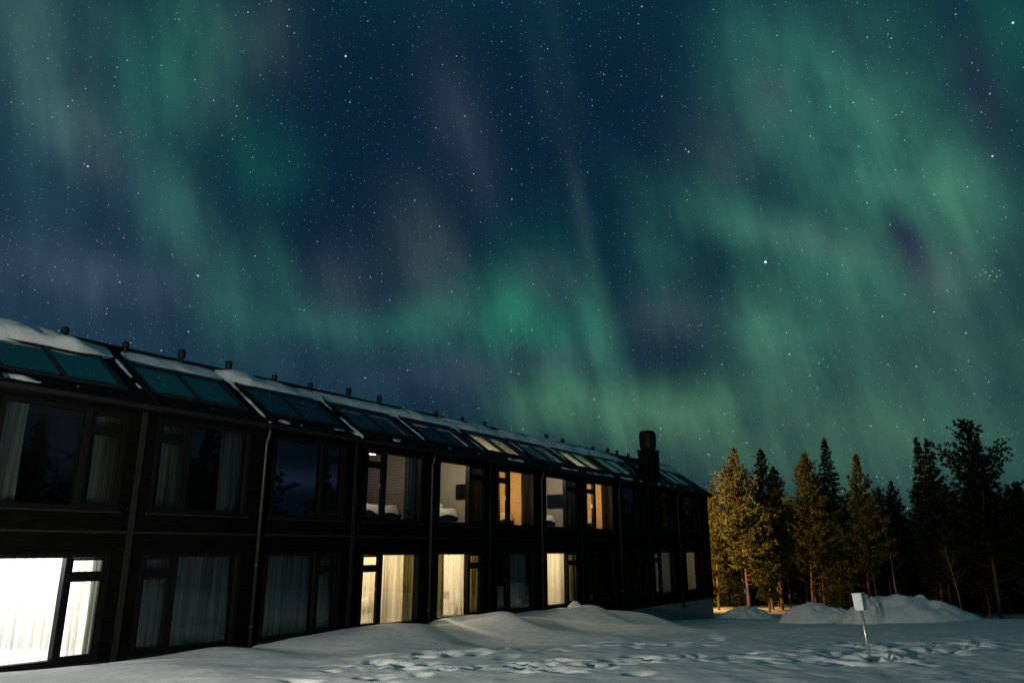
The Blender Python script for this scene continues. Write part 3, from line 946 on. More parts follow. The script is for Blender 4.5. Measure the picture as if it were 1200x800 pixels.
def bed(s0, s1, y0, y1, z, label, legs=False):
    e = at('bed', (s0 + s1) / 2, (y0 + y1) / 2, z, label, 'bed', 'beds seen through the hotel windows')
    hx, hy = (s1 - s0) / 2, (y1 - y0) / 2
    put(MB().box(-hx, hx, -hy, hy, .30, .54), 'bed_base', M['bedbase'], e, bevel=.02)
    for a in (-1, 1):
        for b in (-1, 1):
            put(MB().box(a * (hx - .12) - .03, a * (hx - .12) + .03, b * (hy - .1) - .03, b * (hy - .1) + .03, 0, .30), 'leg', M['wood'], e)
    # duvet: soft grid with a rounded, uneven edge
    vs, fs = [], []
    nx, ny = 26, 18
    rr = random.Random(int(s0 * 10))
    ph = rr.random() * 6
    for i in range(nx + 1):
        for j in range(ny + 1):
            u_, v_ = i / nx * 2 - 1, j / ny * 2 - 1
            ed = max(abs(u_), abs(v_))
            zz = .72 + .03 * math.sin(u_ * 5 + ph) * math.cos(v_ * 4 + ph) + .02 * math.sin(u_ * 11 + v_ * 7) - (.24 + .05 * math.sin(u_ * 9 + v_ * 6)) * max(0, (ed - .9) / .1) ** 2
            vs.append((u_ * (hx + .03), v_ * (hy + .03), zz))
    for i in range(nx):
        for j in range(ny):
            q = i * (ny + 1) + j
            fs.append((q, q + ny + 1, q + ny + 2, q + 1))
    put(MB().add(vs, fs), 'duvet', M['linen'], e, smooth=True)
    return e

def pillow(s, y, z, label):
    e = MB()
    pr = [(.02, -.09), (.2, -.085), (.27, -.04), (.28, 0), (.27, .04), (.2, .085), (.02, .09)]
    o = e.lathe(pr, 0, 0, 20, .7).build('pillow', M['linen'], None, L(s, y, z), ROT, smooth=True)
    o.scale = (.75, 1.15, 1)
    return tag(o, label, 'pillow', 'pillows on the beds')

bed(16.1, 18.32, 1.15, 2.75, 3.02, 'bed under rumpled white linen on pale legs, before the dim brown patterned wall')
bed(18.55, 20.85, .75, 2.35, 3.02, 'bed end with white cover in the plain grey room left of the first ochre room')
bed(22.6, 24.78, 1.15, 2.75, 3.02, 'bed before ochre papered wall, under the left one of the two lit skylights')
bed(25.0, 27.28, .75, 2.35, 3.02, 'bed end with white cover below the screen between the two ochre papered rooms')
bed(29.1, 31.3, 1.15, 2.75, 3.02, 'bed before ochre papered wall, in the lit upper room nearest the chimney')
bed(15.75, 17.9, 1.5, 3.1, .2, 'low bed seen dimly through cream sheer curtain, ground-floor room under the ajar vent window')
pillow(20.35, 1.45, 3.83, 'crumpled pillow on the bed in the plain grey room left of the first ochre room')
pillow(26.85, 1.45, 3.83, 'crumpled pillow on the bed in the plain grey room between two ochre rooms')

def screen(s, y0, y1, z0, z1, label):
    e = at('wall_screen', s, (y0 + y1) / 2, z0, label, 'television', 'screens on the room walls')
    h = (y1 - y0) / 2
    put(MB().box(-.05, 0, -h, h, 0, z1 - z0), 'casing', M['frame'], e, bevel=.006)
    put(MB().box(-.056, -.0505, -h + .02, h - .02, .025, z1 - z0 - .02), 'display', M['tv'], e)
    put(MB().box(.001, .028, -.12, .12, .1, .3), 'bracket', M['metal'], e)
screen(21.58, .70, 1.46, 4.14, 4.66, 'black wall screen beside mullion in the plain grey room left of the first ochre room')
screen(28.04, .72, 1.62, 4.10, 4.66, 'wide black wall screen in the plain grey room between the two ochre papered rooms')

def ceiling_lamp(s, y, z, watts, col, label, e_str, cord=0.0):
    e = at('ceiling_lamp', s, y, z, label, 'lamp', 'ceiling lamps in the lit rooms')
    put(MB().lathe([(.10, cord), (.11, cord - .02), (.05, cord - .05)], 0, 0, 18), 'rose', M['white'], e)
    if cord:
        put(MB().tube([(0, 0, cord - .05), (0, 0, -.055)], .008, 6), 'cord', M['frame'], e)
    put(MB().lathe([(.10, -.055), (.16, -.075), (.17, -.10), (.12, -.14), (.02, -.155)], 0, 0, 20), 'lamp_shade', emit_material('lamp_glow', col, e_str), e, smooth=True)
    lamp('bulb_light', e, (0, 0, -.28), watts, col)
def floor_lamp(s, y, watts, col, label):
    e = at('standing_lamp', s, y, 3.02, label, 'lamp', 'standing lamps in the ochre rooms')
    put(MB().lathe([(.14, 0), (.14, .02), (.02, .035)], 0, 0, 18), 'base', M['metal'], e)
    put(MB().tube([(0, 0, .03), (0, 0, 1.32)], .012, 8), 'stem', M['metal'], e)
    put(MB().lathe([(.06, 1.32), (.17, 1.40), (.19, 1.46), (.18, 1.46)], 0, 0, 20), 'lamp_shade', emit_material('shade_glow', col, 2.5), e, smooth=True)
    lamp('bulb_light', e, (0, 0, 1.62), watts, col, .1)
WARM = (1.0, .70, .36)
GREY = (1.0, .84, .60)
ceiling_lamp(16.62, .80, 5.36, 34, (1.0, .84, .70), 'pinkish hanging lamp behind the vent pane of the dim brown patterned room', 9, .52)
ceiling_lamp(19.6, .55, 5.52, 70, GREY, 'hanging lamp of the plain grey upper room left of the first ochre room', 5, .24)
floor_lamp(22.32, .85, 175, WARM, 'standing lamp in the ochre papered room under the left lit skylight')
ceiling_lamp(26.05, .55, 5.52, 70, GREY, 'hanging lamp of the plain grey upper room between two ochre rooms', 5, .24)
floor_lamp(28.80, .85, 190, WARM, 'standing lamp in the ochre papered room nearest the chimney')
ceiling_lamp(6.9, 2.2, 2.65, 620, (.90, .95, 1.0), 'glaring white ceiling lamp in the brilliantly lit ground-floor room', 30)
ceiling_lamp(16.8, 2.3, 2.65, 480, (1.0, .81, .52), 'ceiling lamp behind cream sheer curtain, ground-floor room under the dim brown papered room', 6)
ceiling_lamp(20.1, 2.3, 2.65, 440, (1.0, .83, .55), 'ceiling lamp of the ground-floor room whose sheer curtain hides a small chair', 6)
ceiling_lamp(26.5, 2.3, 2.65, 440, (1.0, .82, .54), 'ceiling lamp of the cream curtained ground-floor room above the snow lump', 6)
ceiling_lamp(40.2, 3.0, 2.65, 110, (1.0, .84, .55), 'ceiling lamp of the cream curtained ground-floor room at the far gable', 6)
ceiling_lamp(36.6, 2.6, 2.65, 14, (.8, .9, 1.0), 'weak bluish lamp in the ground-floor room below the chimney', 3)

def curtain(s0, s1, z0, z1, m, label, y=.34, waves=None, amp=.055, flare=0.0, tie=0.0, seed=0):
    rr = random.Random(seed + int(s0 * 37 + z0 * 11))
    wd = s1 - s0
    waves = waves or max(3, wd / .13)
    nx, nz = int(waves * 9), 14
    ph = rr.random() * 6
    vs, fs = [], []
    sc = (s0 + s1) / 2
    for j in range(nz + 1):
        t = j / nz
        z = z0 + (z1 - z0) * t
        for i in range(nx + 1):
            u_ = i / nx
            uu = u_ + .018 * math.sin(u_ * 17 + ph)
            a = amp * (.55 + .45 * math.sin(u_ * 5 + ph * 2)) * (1.15 - .5 * t)
            yy = y + a * math.sin(uu * waves * 2 * math.pi + .6 * (1 - t) * math.sin(ph + u_ * 9)) + .4 * a * math.sin(uu * waves * 4.7 + ph)
            k = 1 + flare * (1 - t) - tie * math.sin(math.pi * t) ** 2
            vs.append(((u_ - .5) * wd * k + .012 * math.sin(t * 5 + u_ * 20), yy - y, z - z0))
    for j in range(nz):
        for i in range(nx):
            q = j * (nx + 1) + i
            fs.append((q, q + 1, q + nx + 2, q + nx + 1))
    o = MB().add(vs, fs).build('curtain', m, None, L(sc, y, z0), ROT, smooth=True)
    return tag(o, label, 'curtain', 'curtains in the hotel windows')

UZ, LZ = (3.06, 5.24), (.22, 2.32)
g, ol, sh, cr_ = M['greycurtain'], M['olive'], M['sheer'], M['creamsheer']
CUR = [
    (6.1, 6.62, UZ, g, 'grey-green curtain at the left edge of the nearest upper window', 0.05),
    (7.96, 8.66, UZ, g, 'grey-green curtain behind the narrow casement of the nearest upper window', -0.05),
    (9.5, 10.14, UZ, g, 'grey-green curtain behind the casement of the second upper window from the left', 0),
    (11.0, 11.86, UZ, g, 'grey-green curtain at the right of the second upper window from the left', 0),
    (14.4, 15.04, UZ, ol, 'dim curtain behind the casement of the third upper window from the left', 0),
    (17.62, 18.24, UZ, ol, 'dark olive curtain at the right of the window with the dim brown patterned room', 0),
    (20.86, 21.52, UZ, ol, 'olive curtain behind the casement of the plain grey room left of the first ochre room', 0),
    (22.45, 22.7, UZ, ol, 'thin olive curtain at the left edge of the first ochre papered room', 0),
    (24.14, 24.76, UZ, ol, 'olive curtain at the right of the first ochre papered room', 0.05),
    (27.5, 27.98, UZ, ol, 'olive curtain behind the casement of the plain room between two ochre rooms', 0),
    (30.58, 31.36, UZ, ol, 'olive curtain at the right of the ochre papered room nearest the chimney', 0.05),
    (42.0, 42.5, UZ, g, 'faint grey curtain in the last upper window before the far gable', 0),
    (6.2, 7.95, LZ, sh, 'glaring white sheer curtain in the big pane of the brilliantly lit window', 0),
    (7.98, 8.36, LZ, sh, 'white sheer curtain behind the casement of the brilliantly lit window', 0),
    (8.33, 8.7, LZ, g, 'grey curtain edge at the right of the brilliantly lit window', 0),
    (9.25, 11.9, LZ, M['nightsheer'], 'grey-green sheer curtain across the whole ground-floor window next to the brilliant one', 0),
    (12.5, 15.06, LZ, M['nightsheer'], 'dark grey sheer curtain across the unlit ground-floor window left of the cream curtains', 0),
    (15.75, 17.7, LZ, cr_, 'cream sheer curtain in the first warm lit ground-floor window', 0),
    (17.72, 18.3, LZ, ol, 'dark olive curtain at the right of the first warm lit ground-floor window', 0),
    (19.2, 19.62, LZ, ol, 'olive curtain left of the sheer curtain that hides a small chair', 0),
    (19.55, 20.86, LZ, cr_, 'cream sheer curtain hanging in loose folds before a small chair', 0.1),
    (20.95, 21.55, LZ, ol, 'olive curtain behind the casement right of the small chair', 0),
    (23.3, 24.75, LZ, M['nightsheer'], 'unlit curtain in the dark ground-floor window right of the small chair', 0),
    (25.6, 27.45, LZ, cr_, 'cream curtain in even folds above the small snow lump', 0),
    (27.55, 28.02, LZ, ol, 'olive curtain behind the casement above the small snow lump', 0),
    (36.0, 36.35, LZ, sh, 'narrow bluish white curtain at the left of the ground-floor window below the chimney', 0),
    (37.5, 37.75, LZ, sh, 'narrow bluish white curtain at the right of the ground-floor window below the chimney', 0),
    (39.9, 41.7, LZ, cr_, 'cream curtain in the last ground-floor window before the far gable', 0),
    (42.2, 42.56, LZ, ol, 'olive curtain behind the last ground-floor casement at the far gable', 0),
]
for n_, (a, b, (z0, z1), m, lab, fl_) in enumerate(CUR):
    curtain(a, b, z0, z1, m, lab, flare=fl_, seed=n_)

# small chair behind the sheer curtain
e = at('chair', 20.35, .68, .2, 'small white chair standing behind the loose cream sheer curtain', 'chair')
put(MB().box(-.2, .2, -.2, .2, .43, .47), 'seat', M['white'], e, bevel=.01)
put(MB().box(-.2, .2, .17, .20, .60, .84), 'backrest', M['white'], e, bevel=.01)
for a in (-.18, .18):
    put(MB().box(a - .018, a + .018, .165, .20, 0, .84), 'leg', M['white'], e)
    put(MB().box(a - .018, a + .018, -.20, -.165, 0, .43), 'leg', M['white'], e)

# floodlight on the far gable: its light reaches the forest edge
e = empty('flood_lamp', L(S1 + .002, 5.2, 4.3), ROT)
tag(e, 'amber floodlight on the far gable wall, aimed at the pines', 'lamp')
put(MB().box(0, .04, -.09, .09, -.10, .10), 'back_plate', M['metal'], e)
put(MB().tube([(.04, 0, -.04), (.14, 0, -.06), (.20, 0, 0)], .018, 8), 'arm', M['metal'], e)
put(MB().hexa([(.18, -.11, -.09), (.36, -.17, -.14), (.36, .17, -.14), (.18, .11, -.09), (.18, -.11, .09), (.36, -.17, .14), (.36, .17, .14), (.18, .11, .09)]), 'housing', M['metal'], e, bevel=.008)
put(MB().box(.361, .372, -.15, .15, -.12, .12), 'lens', emit_material('amber_glow', (1.0, .52, .14), 40), e)
ld = bpy.data.lights.new('flood_light', 'SPOT')
ld.energy = 17000; ld.color = (1.0, .56, .16); ld.shadow_soft_size = .10; ld.spot_size = R(125); ld.spot_blend = .75
fo = bpy.data.objects.new('flood_light', ld)
fo.location = (.45, 0, 0); fo.rotation_euler = (0, R(-100), 0)
C.objects.link(fo); fo.parent = e

# yard lamp standing on the snow to the left of the photograph; its light falls along the facade
YX, YY = L(-2.0, -7.0, 0).x, L(-2.0, -7.0, 0).y
e = empty('yard_lamp', (YX, YY, gz(YX, YY) - .8), ROT)
tag(e, 'white yard lamp on a grey post, out beyond the left edge of the photograph', 'lamp')
put(MB().tube([(0, 0, -.3), (0, 0, 2.4)], [.06, .045], 12), 'post', M['steel'], e, smooth=True)
put(MB().lathe([(.05, 2.40), (.17, 2.44), (.17, 2.47), (.05, 2.50)], 0, 0, 18), 'lamp_base', M['metal'], e)
put(MB().lathe([(.10, 2.503), (.15, 2.56), (.17, 2.72), (.14, 2.84), (.03, 2.88)], 0, 0, 20), 'globe', emit_material('yard_glow', (.95, 1.0, .95), 25), e, smooth=True)
put(MB().lathe([(.22, 2.883), (.20, 2.92), (.05, 2.98)], 0, 0, 18), 'cap', M['metal'], e)
lamp('bulb_light', e, (0.0, -.26, 2.72), 6600, (1.0, .97, .84), .12)

# ------------------------------------------------------------------ snow lying on the roof
def roof_snow():
    ss = np.arange(S0 - .25, S1 + .42, .09); yy = np.arange(-.16, 2.52, .055)
    S, Y = np.meshgrid(ss, yy, indexing='ij')
    amp = np.interp(S, [S0, 5.5, 6.4, 7.3, 8.0, 8.6, 9.0, 9.8, 10.8, 11.5, 11.9, 12.3, 12.8, 13.3, 14.0, 14.7, 15.3, 16.2, 18, 20, 20.6, 21.2, 22, 24, 26, 28, 30, 32, 33.5, 34.5, 35.2, 36.5, 38, 40, 42, 43.3],
                    [.34, .36, .36, .28, .20, .08, .02, .07, .09, .05, .02, .18, .22, .12, .10, .04, .06, .12, .14, .16, .10, .13, .16, .18, .18, .20, .20, .20, .20, .16, .05, .0, .0, .06, .16, .12])
    wob = .10 * fbm(S * .8, Y * 1.2, 3, 3)
    lo = 1.62 + .10 * fbm(S * 1.1, S * 0, 3, 8) - .10 * smooth(8.5, 6.5, S)
    t1 = amp * smooth(0, .28, Y - lo) * (1 - .55 * smooth(2.1, 2.5, Y)) * (.85 + .9 * fbm(S * 1.0, Y * 1.6, 3, 12)) - .02 + .3 * wob * amp
    # thin strips: ribs between skylights and the eave
    rib = np.full_like(S, -1.0)
    for k, (a, b) in enumerate(SKY):
        c = a - .22; hw = .035 + .018 * (k % 3)
        n = fbm(S * 1.0 + k * 7, Y * 1.8, 3, 40 + k)
        rib = np.maximum(rib, np.where(Y < 1.9, .06 * np.maximum(0, 1 - ((S - c) / hw) ** 2) * (.45 + 2.4 * n) - .014, -1))
    eave = .05 * np.maximum(0, 1 - ((Y - .05) / .12) ** 2) * (-.12 + 2.4 * fbm(S * 1.9, Y * 4, 3, 60)) - .012
    T = np.maximum(np.maximum(t1, rib), eave)
    T = np.where((np.abs(S - CX) < .62) & (Y > .2) & (Y < 1.5), -1, T)
    Z = zr(Y) + np.minimum(T, .5)
    Z = np.where(Y > 2.4, zr(2.4) - .25 * (Y - 2.4) + np.minimum(T, .5), Z)
    vs = np.stack([S, Y, np.maximum(Z, zr(np.minimum(Y, 2.4)) - .03)], -1).reshape(-1, 3)
    I = np.arange(S.size).reshape(S.shape)
    ok = (T[:-1, :-1] > 0) | (T[1:, :-1] > 0) | (T[:-1, 1:] > 0) | (T[1:, 1:] > 0)
    F = np.stack([I[:-1, :-1], I[1:, :-1], I[1:, 1:], I[:-1, 1:]], -1)[ok]
    used = np.unique(F); rm = -np.ones(S.size, int); rm[used] = np.arange(len(used))
    mb = MB(); mb.v = [tuple(p) for p in (vs[used] - np.array([OX, 1.2, 6.0]))]; mb.f = [tuple(f) for f in rm[F]]
    o = mb.build('roof_snow', M['snow'], None, L(OX, 1.2, 6.0), ROT, smooth=True)
    tag(o, 'patchy grey snow lying along the roof ridge, ribs and eave of the black building', 'snow', None, 'stuff')
roof_snow()

# ------------------------------------------------------------------ forest
def pine_mesh(H, cb, width, seed, style):
    """trunk and crown vertices of one conifer: H height, cb where the crown starts (share of H), width crown radius"""
    rr = random.Random(seed)
    tb = MB()
    lean = rr.uniform(-.25, .25), rr.uniform(-.25, .25)
    def axis_pt(z):
        t = z / H
        return Vector((lean[0] * t * t + .10 * math.sin(t * 5 + seed), lean[1] * t * t + .10 * math.cos(t * 4 + seed * 2), z))
    n = 14
    r0 = .0085 * H + .02
    tb.tube([axis_pt(H * i / n - (.5 if i == 0 else 0)) for i in range(n + 1)], [r0 * (1 - .93 * (i / n) ** .9) for i in range(n + 1)], 8)
    V, F = [], []
    def tuft(p, dirv, ln, k, wd):
        for _ in range(k):
            a = Vector((rr.gauss(0, 1), rr.gauss(0, 1), rr.gauss(0, .8)))
            a = (dirv * 1.0 + a * .62 + Vector((0, 0, .25))).normalized()
            sd_ = a.cross(Vector((rr.gauss(0, 1), rr.gauss(0, 1), rr.gauss(0, 1)))).normalized() * wd
            b0 = p - a * ln * .1
            o = len(V)
            V.append(b0 + sd_ * .5); V.append(b0 - sd_ * .5); V.append(p + a * ln * .6 - sd_ * .6); V.append(p + a * ln); V.append(p + a * ln * .6 + sd_ * .6)
            F.append((o, o + 1, o + 2, o + 3, o + 4))
    cb *= .80
    z = cb * H
    spruce = style == 'spruce'
    # bare dead branches below the crown
    for _ in range(rr.randint(5, 9)):
        zz = rr.uniform(.35, 1.0) * cb * H + .5
        a = rr.uniform(0, 6.28); ln = rr.uniform(.5, 1.5)
        p = axis_pt(zz); q = p + Vector((math.cos(a) * ln, math.sin(a) * ln, rr.uniform(-.1, .45) * ln))
        m_ = (p + q) / 2 + Vector((0, 0, -.08 * ln))
        tb.tube([p, m_, q], [.028, .018, .007], 5)
    while z < H - .15:
        t = (z - cb * H) / (H - cb * H)
        if spruce:
            prof = (1 - t) ** .9 * (.55 + .45 * min(1, t * 5))
        elif style == 'open':
            prof = (1 - t ** 1.6) ** .8 * (.55 + .45 * min(1, t * 3.5)) * (.75 + .35 * math.sin(t * 21 + seed))
        else:
            prof = (1 - t ** 1.35) ** .85 * (.5 + .5 * min(1, t * 3.2)) * (.85 + .22 * math.sin(t * 15 + seed))
        nb = rr.randint(4, 6) if spruce else rr.randint(3, 6)
        a0 = rr.uniform(0, 6.28)
        for b in range(nb):
            a = a0 + b * 6.283 / nb + rr.uniform(-.4, .4)
            ln = 1.8 * width * prof * rr.uniform(.5, 1.15) + .06
            up = (-.18 + .55 * t) if spruce else (.10 + .75 * t + rr.uniform(-.12, .25))
            d = Vector((math.cos(a), math.sin(a), up)).normalized()
            p0 = axis_pt(z + rr.uniform(-.1, .1))
            bend = .10 * ln if not spruce else -.05 * ln
            p1 = p0 + d * ln * .55 + Vector((0, 0, -bend * .5))
            p2 = p0 + d * ln + Vector((0, 0, bend))
            if ln > .35:
                tb.tube([p0, p1, p2], [.012 + .014 * ln, .010 + .006 * ln, .004], 5)
            m = max(3, int(ln / .10))
            for k in range(m):
                f = .22 + .78 * (k + rr.random()) / m if not spruce else .12 + .88 * (k + rr.random()) / m
                if rr.random() < .10:
                    continue
                p = (p0.lerp(p1, f / .55) if f < .55 else p1.lerp(p2, (f - .55) / .45))
                sp = .22 * ln * (1 - .5 * f)
                p = p + Vector((rr.gauss(0, sp * .55), rr.gauss(0, sp * .55), rr.gauss(0, sp * .28)))
                tuft(p, d, rr.uniform(.18, .34) * (1.08 - .55 * t), 12, .036 if not spruce else .034)
        z += (rr.uniform(.15, .24) if spruce else rr.uniform(.17, .30)) * (1.15 - .45 * t)
    for _ in range(5):
        tuft(axis_pt(H - .12 * rr.random() - .02), Vector((0, 0, 1)), .28, 7, .035)
    cbm = MB(); cbm.v = [tuple(v) for v in V]; cbm.f = F
    return tb, cbm

def tree(H, cb, width, seed, style, x, y, label, group, top=None, needles='needle', rz=0.0):
    zb = gz(x, y) - .15
    e = empty('spruce_tree' if style == 'spruce' else 'pine_tree', (x, y, zb), rz)
    tag(e, label, 'tree', group)
    tb, cbm = pine_mesh(H, cb, width, seed, style)
    tb.build('trunk', M['bark'], e, smooth=True)
    cbm.build('crown', M[needles], e)
    return e

GF = 'conifers along the lit forest edge'
def hgt(x, y, ztop):
    return ztop - (gz(x, y) - .15)
FRONT = [
    # x, y, top height, crown start, radius, seed, style, needles, label
    (15.45, 52.0, 9.05, .34, 1.75, 11, 'pine', 'needle', 'brightly lit yellowish pine with bare forked branches, right beside the far gable'),
    (17.75, 54.0, 9.15, .36, 1.55, 12, 'pine', 'needle', 'brownish pine with dense round crown, right behind the brightest pine'),
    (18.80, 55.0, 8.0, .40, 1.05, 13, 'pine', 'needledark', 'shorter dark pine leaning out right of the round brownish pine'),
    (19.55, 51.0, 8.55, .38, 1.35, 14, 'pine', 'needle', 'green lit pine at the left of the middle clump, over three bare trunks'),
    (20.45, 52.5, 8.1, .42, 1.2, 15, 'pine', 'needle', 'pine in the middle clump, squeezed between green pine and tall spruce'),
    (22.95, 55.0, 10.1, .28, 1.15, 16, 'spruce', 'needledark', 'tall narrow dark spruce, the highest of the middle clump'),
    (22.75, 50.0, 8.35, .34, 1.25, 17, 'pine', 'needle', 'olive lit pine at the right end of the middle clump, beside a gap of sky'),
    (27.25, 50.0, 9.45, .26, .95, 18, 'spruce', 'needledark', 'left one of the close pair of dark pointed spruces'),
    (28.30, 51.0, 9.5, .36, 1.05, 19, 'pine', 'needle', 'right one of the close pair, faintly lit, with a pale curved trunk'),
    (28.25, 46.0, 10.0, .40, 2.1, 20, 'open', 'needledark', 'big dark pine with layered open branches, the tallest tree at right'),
    (14.0, 53.5, 6.6, .20, 1.0, 21, 'pine', 'needle', 'low bushy lit pine touching the corner of the far gable'),
    (16.7, 51.5, 5.0, .18, .95, 23, 'pine', 'needle', 'small olive pine under the two big left pines'),
    (21.0, 50.6, 4.6, .12, .8, 24, 'spruce', 'needle', 'small lit spruce at the foot of the three bare trunks'),
    (31.6, 47.0, 6.3, .25, 1.7, 22, 'pine', 'needledark', 'broad black pine at the right edge, below the tallest tree'),
]
PROT = []
for (x, y, zt_, cb, w, sd_, st, nd, lab) in FRONT:
    PROT.append((tree(hgt(x, y, zt_), cb, w, sd_, st, x, y, lab, GF, needles=nd, rz=sd_ * .7), hgt(x, y, zt_)))
# slender bare trunks standing in the middle clump
def copy_tree_at(src, x, y, h, label, group, rz, sink=.15):
    o, h0 = src
    c = copy_tree(o)
    c.location = (x, y, gz(x, y) - sink)
    k = h / h0
    c.scale = (k, k, k)
    c.rotation_euler = (0, 0, rz)
    c['label'] = label
    c['group'] = group
    return c
GM = 'trees filling the forest behind its lit edge'
rr = random.Random(77)
MID = [(18.9, 56, 4.4), (20.0, 57, 5.6), (21.6, 58, 6.6), (25.0, 56, 6.2), (26.2, 57, 6.6), (27.0, 55, 6.3), (30.5, 54, 6.4), (32.5, 56, 6.9), (34.5, 55, 7.0), (36.5, 56, 7.3),
       (15.0, 58, 6.2), (16.5, 59, 6.6), (24.0, 53, 5.0), (30.0, 50, 5.2), (33.2, 51, 6.2), (35.2, 50, 6.4), (38.4, 53, 6.6), (29.8, 60, 7.6), (24.4, 60, 6.6), (22.4, 62, 6.6),
       (34.6, 62, 7.8), (19.5, 62, 6.0), (27.4, 62, 7.0), (38.0, 62, 7.8), (41.0, 58, 7.4), (16.6, 56.5, 7.4), (21.7, 57, 7.7), (24.7, 54.5, 7.0), (26.0, 54, 6.7), (31.0, 52, 7.2), (30.0, 56, 7.4)]
for k, (x, y, zt_) in enumerate(MID):
    src = PROT[[2, 4, 5, 7, 8, 13, 3, 1][k % 8]]
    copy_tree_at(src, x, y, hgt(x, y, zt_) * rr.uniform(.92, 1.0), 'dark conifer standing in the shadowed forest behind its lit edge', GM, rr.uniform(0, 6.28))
# a few with long bare trunks in front, as the photograph shows them below the crowns
for (x, y, zt_, lab) in [(20.0, 51.8, 7.0, 'slender pine with a long straight orange trunk, left one of the three bare trunks'),
                         (20.3, 51.2, 7.2, 'slender pine with a long straight orange trunk, middle one of the three bare trunks'),
                         (20.75, 51.6, 7.0, 'slender pine with a long straight orange trunk, right one of the three bare trunks'),
                         (18.2, 53.0, 7.2, 'slender leaning pine with orange trunk between the left pair and the middle clump')]:
    copy_tree_at(PROT[3], x, y, hgt(x, y, zt_), lab, GF, x * 3)

# the unlit wood behind: one mass of dark branches
def far_wood():
    r_ = np.random.default_rng(4)
    V, F = [], []
    for k in range(260):
        x = 9 + 62 * r_.random(); y = 57.5 + 14 * r_.random() - .28 * max(0, x - 30)
        H = r_.uniform(5.5, 9.0) if x > 24 else r_.uniform(4.6, 7.2)
        z0 = gz(x, y) - .3
        n = 900
        t = 1 - np.sqrt(r_.random(n)); a = r_.random(n) * 6.283
        rad = (1.75 * (1 - t) ** .8 + .1) * np.sqrt(r_.random(n))
        p = np.stack([x + rad * np.cos(a), y + rad * np.sin(a), z0 + .2 + H * t], -1)
        d1 = r_.normal(0, 1, (n, 3)) * np.array([.26, .26, .14]); d2 = r_.normal(0, 1, (n, 3)) * np.array([.12, .12, .12])
        o = len(V) * 1
        tri = np.stack([p, p + d1, p + d1 * .6 + d2], 1).reshape(-1, 3)
        V.append(tri)
    # the same wood goes on round the right of the snow field
    for k in range(150):
        y = -25 + 72 * r_.random(); x = max(31.0, .8 * y + 9) + 16 * r_.random()
        H = r_.uniform(6, 9.5) * (.42 if 19 < y < 36 and x < 40 else 1)
        z0 = gz(x, y) - .3
        n = 900
        t = 1 - np.sqrt(r_.random(n)); a = r_.random(n) * 6.283
        rad = (1.9 * (1 - t) ** .8 + .1) * np.sqrt(r_.random(n))
        p = np.stack([x + rad * np.cos(a), y + rad * np.sin(a), z0 + .1 + H * t], -1)
        d1 = r_.normal(0, 1, (n, 3)) * np.array([.26, .26, .14]); d2 = r_.normal(0, 1, (n, 3)) * np.array([.12, .12, .12])
        V.append(np.stack([p, p + d1, p + d1 * .6 + d2], 1).reshape(-1, 3))
    V = np.concatenate(V)
    F = np.arange(len(V)).reshape(-1, 3)
    me = bpy.data.meshes.new('far_wood')
    me.from_pydata((V - np.array([35, 60, -1.8])).tolist(), [], F.tolist())
    me.materials.append(M['needledark'])
    o = bpy.data.objects.new('far_wood', me)
    o.location = (35, 60, -1.8)
    C.objects.link(o)
    tag(o, 'black unlit wood closing the view behind the trees of the forest edge', 'forest', None, 'stuff')
far_wood()

# pale birches among the conifers
def birch(x, y, H, seed, label):
    rb = random.Random(seed)
    e = empty('birch_tree', (x, y, gz(x, y) - .15), 0)
    tag(e, label, 'tree', 'bare birches among the dark conifers')
    ln = rb.uniform(-.9, -.4)
    pt = lambda z: Vector((ln * z / H + .08 * math.sin(z * 1.1 + seed), .06 * math.sin(z * .9), z))
    MB().tube([pt(H * i / 10) for i in range(11)], [.075 * (1 - .9 * i / 10) for i in range(11)], 7).build('trunk', M['birch'], e, smooth=True)
    cb = MB()
    for k in range(34):
        z = H * rb.uniform(.38, .98); a = rb.uniform(0, 6.28); l = (1.5 * (1 - z / H) + .35) * rb.uniform(.6, 1)
        p = pt(z); q = p + Vector((math.cos(a) * l, math.sin(a) * l, l * rb.uniform(.7, 1.3)))
        cb.tube([p, (p + q) / 2 + Vector((0, 0, -.06)), q], [.009, .006, .002], 4)
        for _ in range(5):
            f = rb.uniform(.3, 1); s0 = p.lerp(q, f)
            s1 = s0 + Vector((rb.gauss(0, .25), rb.gauss(0, .25), rb.uniform(.05, .4)))
            cb.tube([s0, s1], [.003, .001], 3)
    cb.build('crown', M['birch'], e)
birch(24.4, 49.5, 7.1, 3, 'bare birch with the palest trunk, leaning left of the dark spruce pair')
birch(23.6, 50.6, 6.2, 4, 'thinner bare birch with dim trunk, left of the palest birch')
birch(27.6, 48.6, 5.0, 6, 'pale crooked birch trunk forking below the dark spruce pair')

# forest on the photographer's right: the windows mirror it
GS = 'conifers closing the snow field on the right, mirrored in the windows'
EDGE = []
for i in range(34):
    y = -16 + 60 * i / 33
    x = max(23.0, .76 * y + 1.5) + rr.uniform(0, 4.5)
    EDGE.append((x, y, rr.uniform(8.0, 12.0) * (.42 if 20 < y < 35 else 1)))
EDGE.append((27.0, 24.6, 8.6))
for k, (x, y, h) in enumerate(EDGE):
    copy_tree_at(PROT[[2, 4, 9, 5, 7, 13, 8][k % 7]], x, y, h, 'dark conifer at the edge of the snow field, out beyond the right of the photograph', GS, rr.uniform(0, 6.28))

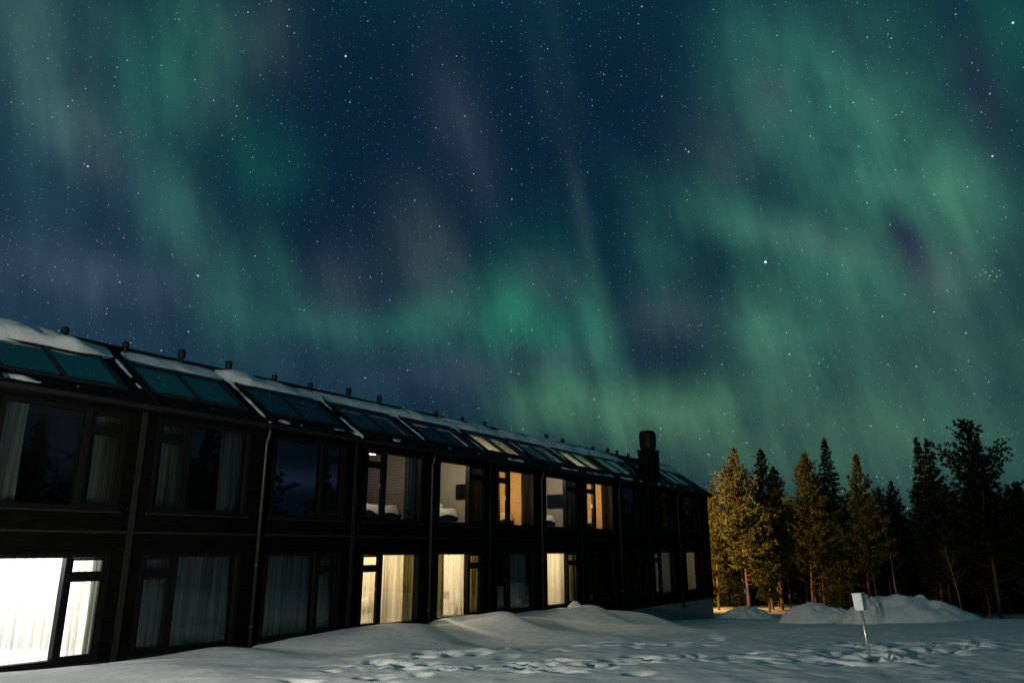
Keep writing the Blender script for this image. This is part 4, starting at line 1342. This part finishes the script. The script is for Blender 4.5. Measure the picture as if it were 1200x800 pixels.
# ------------------------------------------------------------------ snow piles
def snow_pile(name, x, y, rx, ry, h, rz, seed, label, chunk=0.0, peak=0.0, group='shovelled snow piles by the forest'):
    n = 56
    zb = gz(x, y) - .12
    vs, fs = [], []
    for i in range(n + 1):
        for j in range(n + 1):
            u_, v_ = i / n * 2 - 1, j / n * 2 - 1
            q = u_ * u_ + v_ * v_
            f = max(0, 1 - q)
            prof = f ** .75
            sk = 1 - .45 * peak * (u_ + .2)
            nz_ = float(fbm(np.array([u_ * 1.8 + seed]), np.array([v_ * 1.8]), 4, seed)[0])
            z = h * prof * sk * (1 + .28 * nz_) + chunk * .6 * f * float(fbm(np.array([u_ * 6 + seed]), np.array([v_ * 6]), 3, seed + 5)[0])
            vs.append((u_ * rx, v_ * ry, max(z, 0) if q < 1 else -.1))
    for i in range(n):
        for j in range(n):
            q = i * (n + 1) + j
            fs.append((q, q + n + 1, q + n + 2, q + 1))
    o = MB().add(vs, fs).build(name, M['snow'], None, (x, y, zb), rz, smooth=True)
    return tag(o, label, 'snow pile', group)
snow_pile('snow_pile', 13.0, 43.9, 1.7, 1.3, .62, .2, 3, 'amber lit rough snow pile right beside the far gable', .5)
snow_pile('snow_pile', 14.3, 38.0, 1.55, 1.5, .98, .0, 7, 'smooth round snow mound left of the marker post', .12)
snow_pile('snow_pile', 17.6, 35.0, 3.1, 2.0, 1.12, -.15, 12, 'large long snow pile behind the marker post, sloping down to the right', .42, .55)
snow_pile('snow_pile', 15.35, 34.2, .8, .65, 1.3, .3, 15, 'ragged upright snow lump at the left end of the large pile', .75, .3)
snow_pile('snow_pile', 15.0, 37.6, 1.5, 1.0, .75, .1, 18, 'low ridge of snow between round mound and large pile', .3)
p_ = L(25.4, -1.2, 0)
snow_pile('snow_lump', p_.x, p_.y, .34, .30, .30, 0, 22, 'small snow lump on the drift crest below the even cream curtain', .05, 0, None)

# ------------------------------------------------------------------ marker posts
def marker(x, y, h, k, rz, lean, label):
    e = empty('marker_post', (x, y, gz(x, y) - .1), 0)
    tag(e, label, 'marker post', 'white boxed posts standing in the snow')
    e.rotation_euler = (0, lean, 0)
    put(MB().tube([(0, 0, -.1), (0, 0, h - .26 * k)], .032 * k, 12), 'post', M['steel'], e, smooth=True)
    c, s = math.cos(rz), math.sin(rz)
    def rot(px, py): return (px * c - py * s, px * s + py * c)
    a, b = .097 * k, .104 * k
    z0, z1 = h - .30 * k, h + .02 * k
    bm_ = MB().hexa([(*rot(-a, -a), z0), (*rot(a, -a), z0), (*rot(a, a), z0), (*rot(-a, a), z0), (*rot(-b, -b), z1), (*rot(b, -b), z1), (*rot(b, b), z1), (*rot(-b, b), z1)])
    bx = put(bm_, 'box', M['white'], e, bevel=.012)
    b2 = b + .008
    MB().hexa([(*rot(-b2, -b2), z1 + .002), (*rot(b2, -b2), z1 + .002), (*rot(b2, b2), z1 + .002), (*rot(-b2, b2), z1 + .002),
               (*rot(-b, -b), z1 + .03), (*rot(b, -b), z1 + .03), (*rot(b, b), z1 + .03), (*rot(-b, b), z1 + .03)]).build('lid', M['white'], bx, bevel=.006)
    return e
marker(6.47, 14.56, 1.18, .84, R(42), R(-4), 'white box on a leaning steel post in the open snow at right')
marker(13.4, 45.2, 1.6, .75, R(10), 0, 'tiny distant white boxed post on the amber lit snow by the far gable')
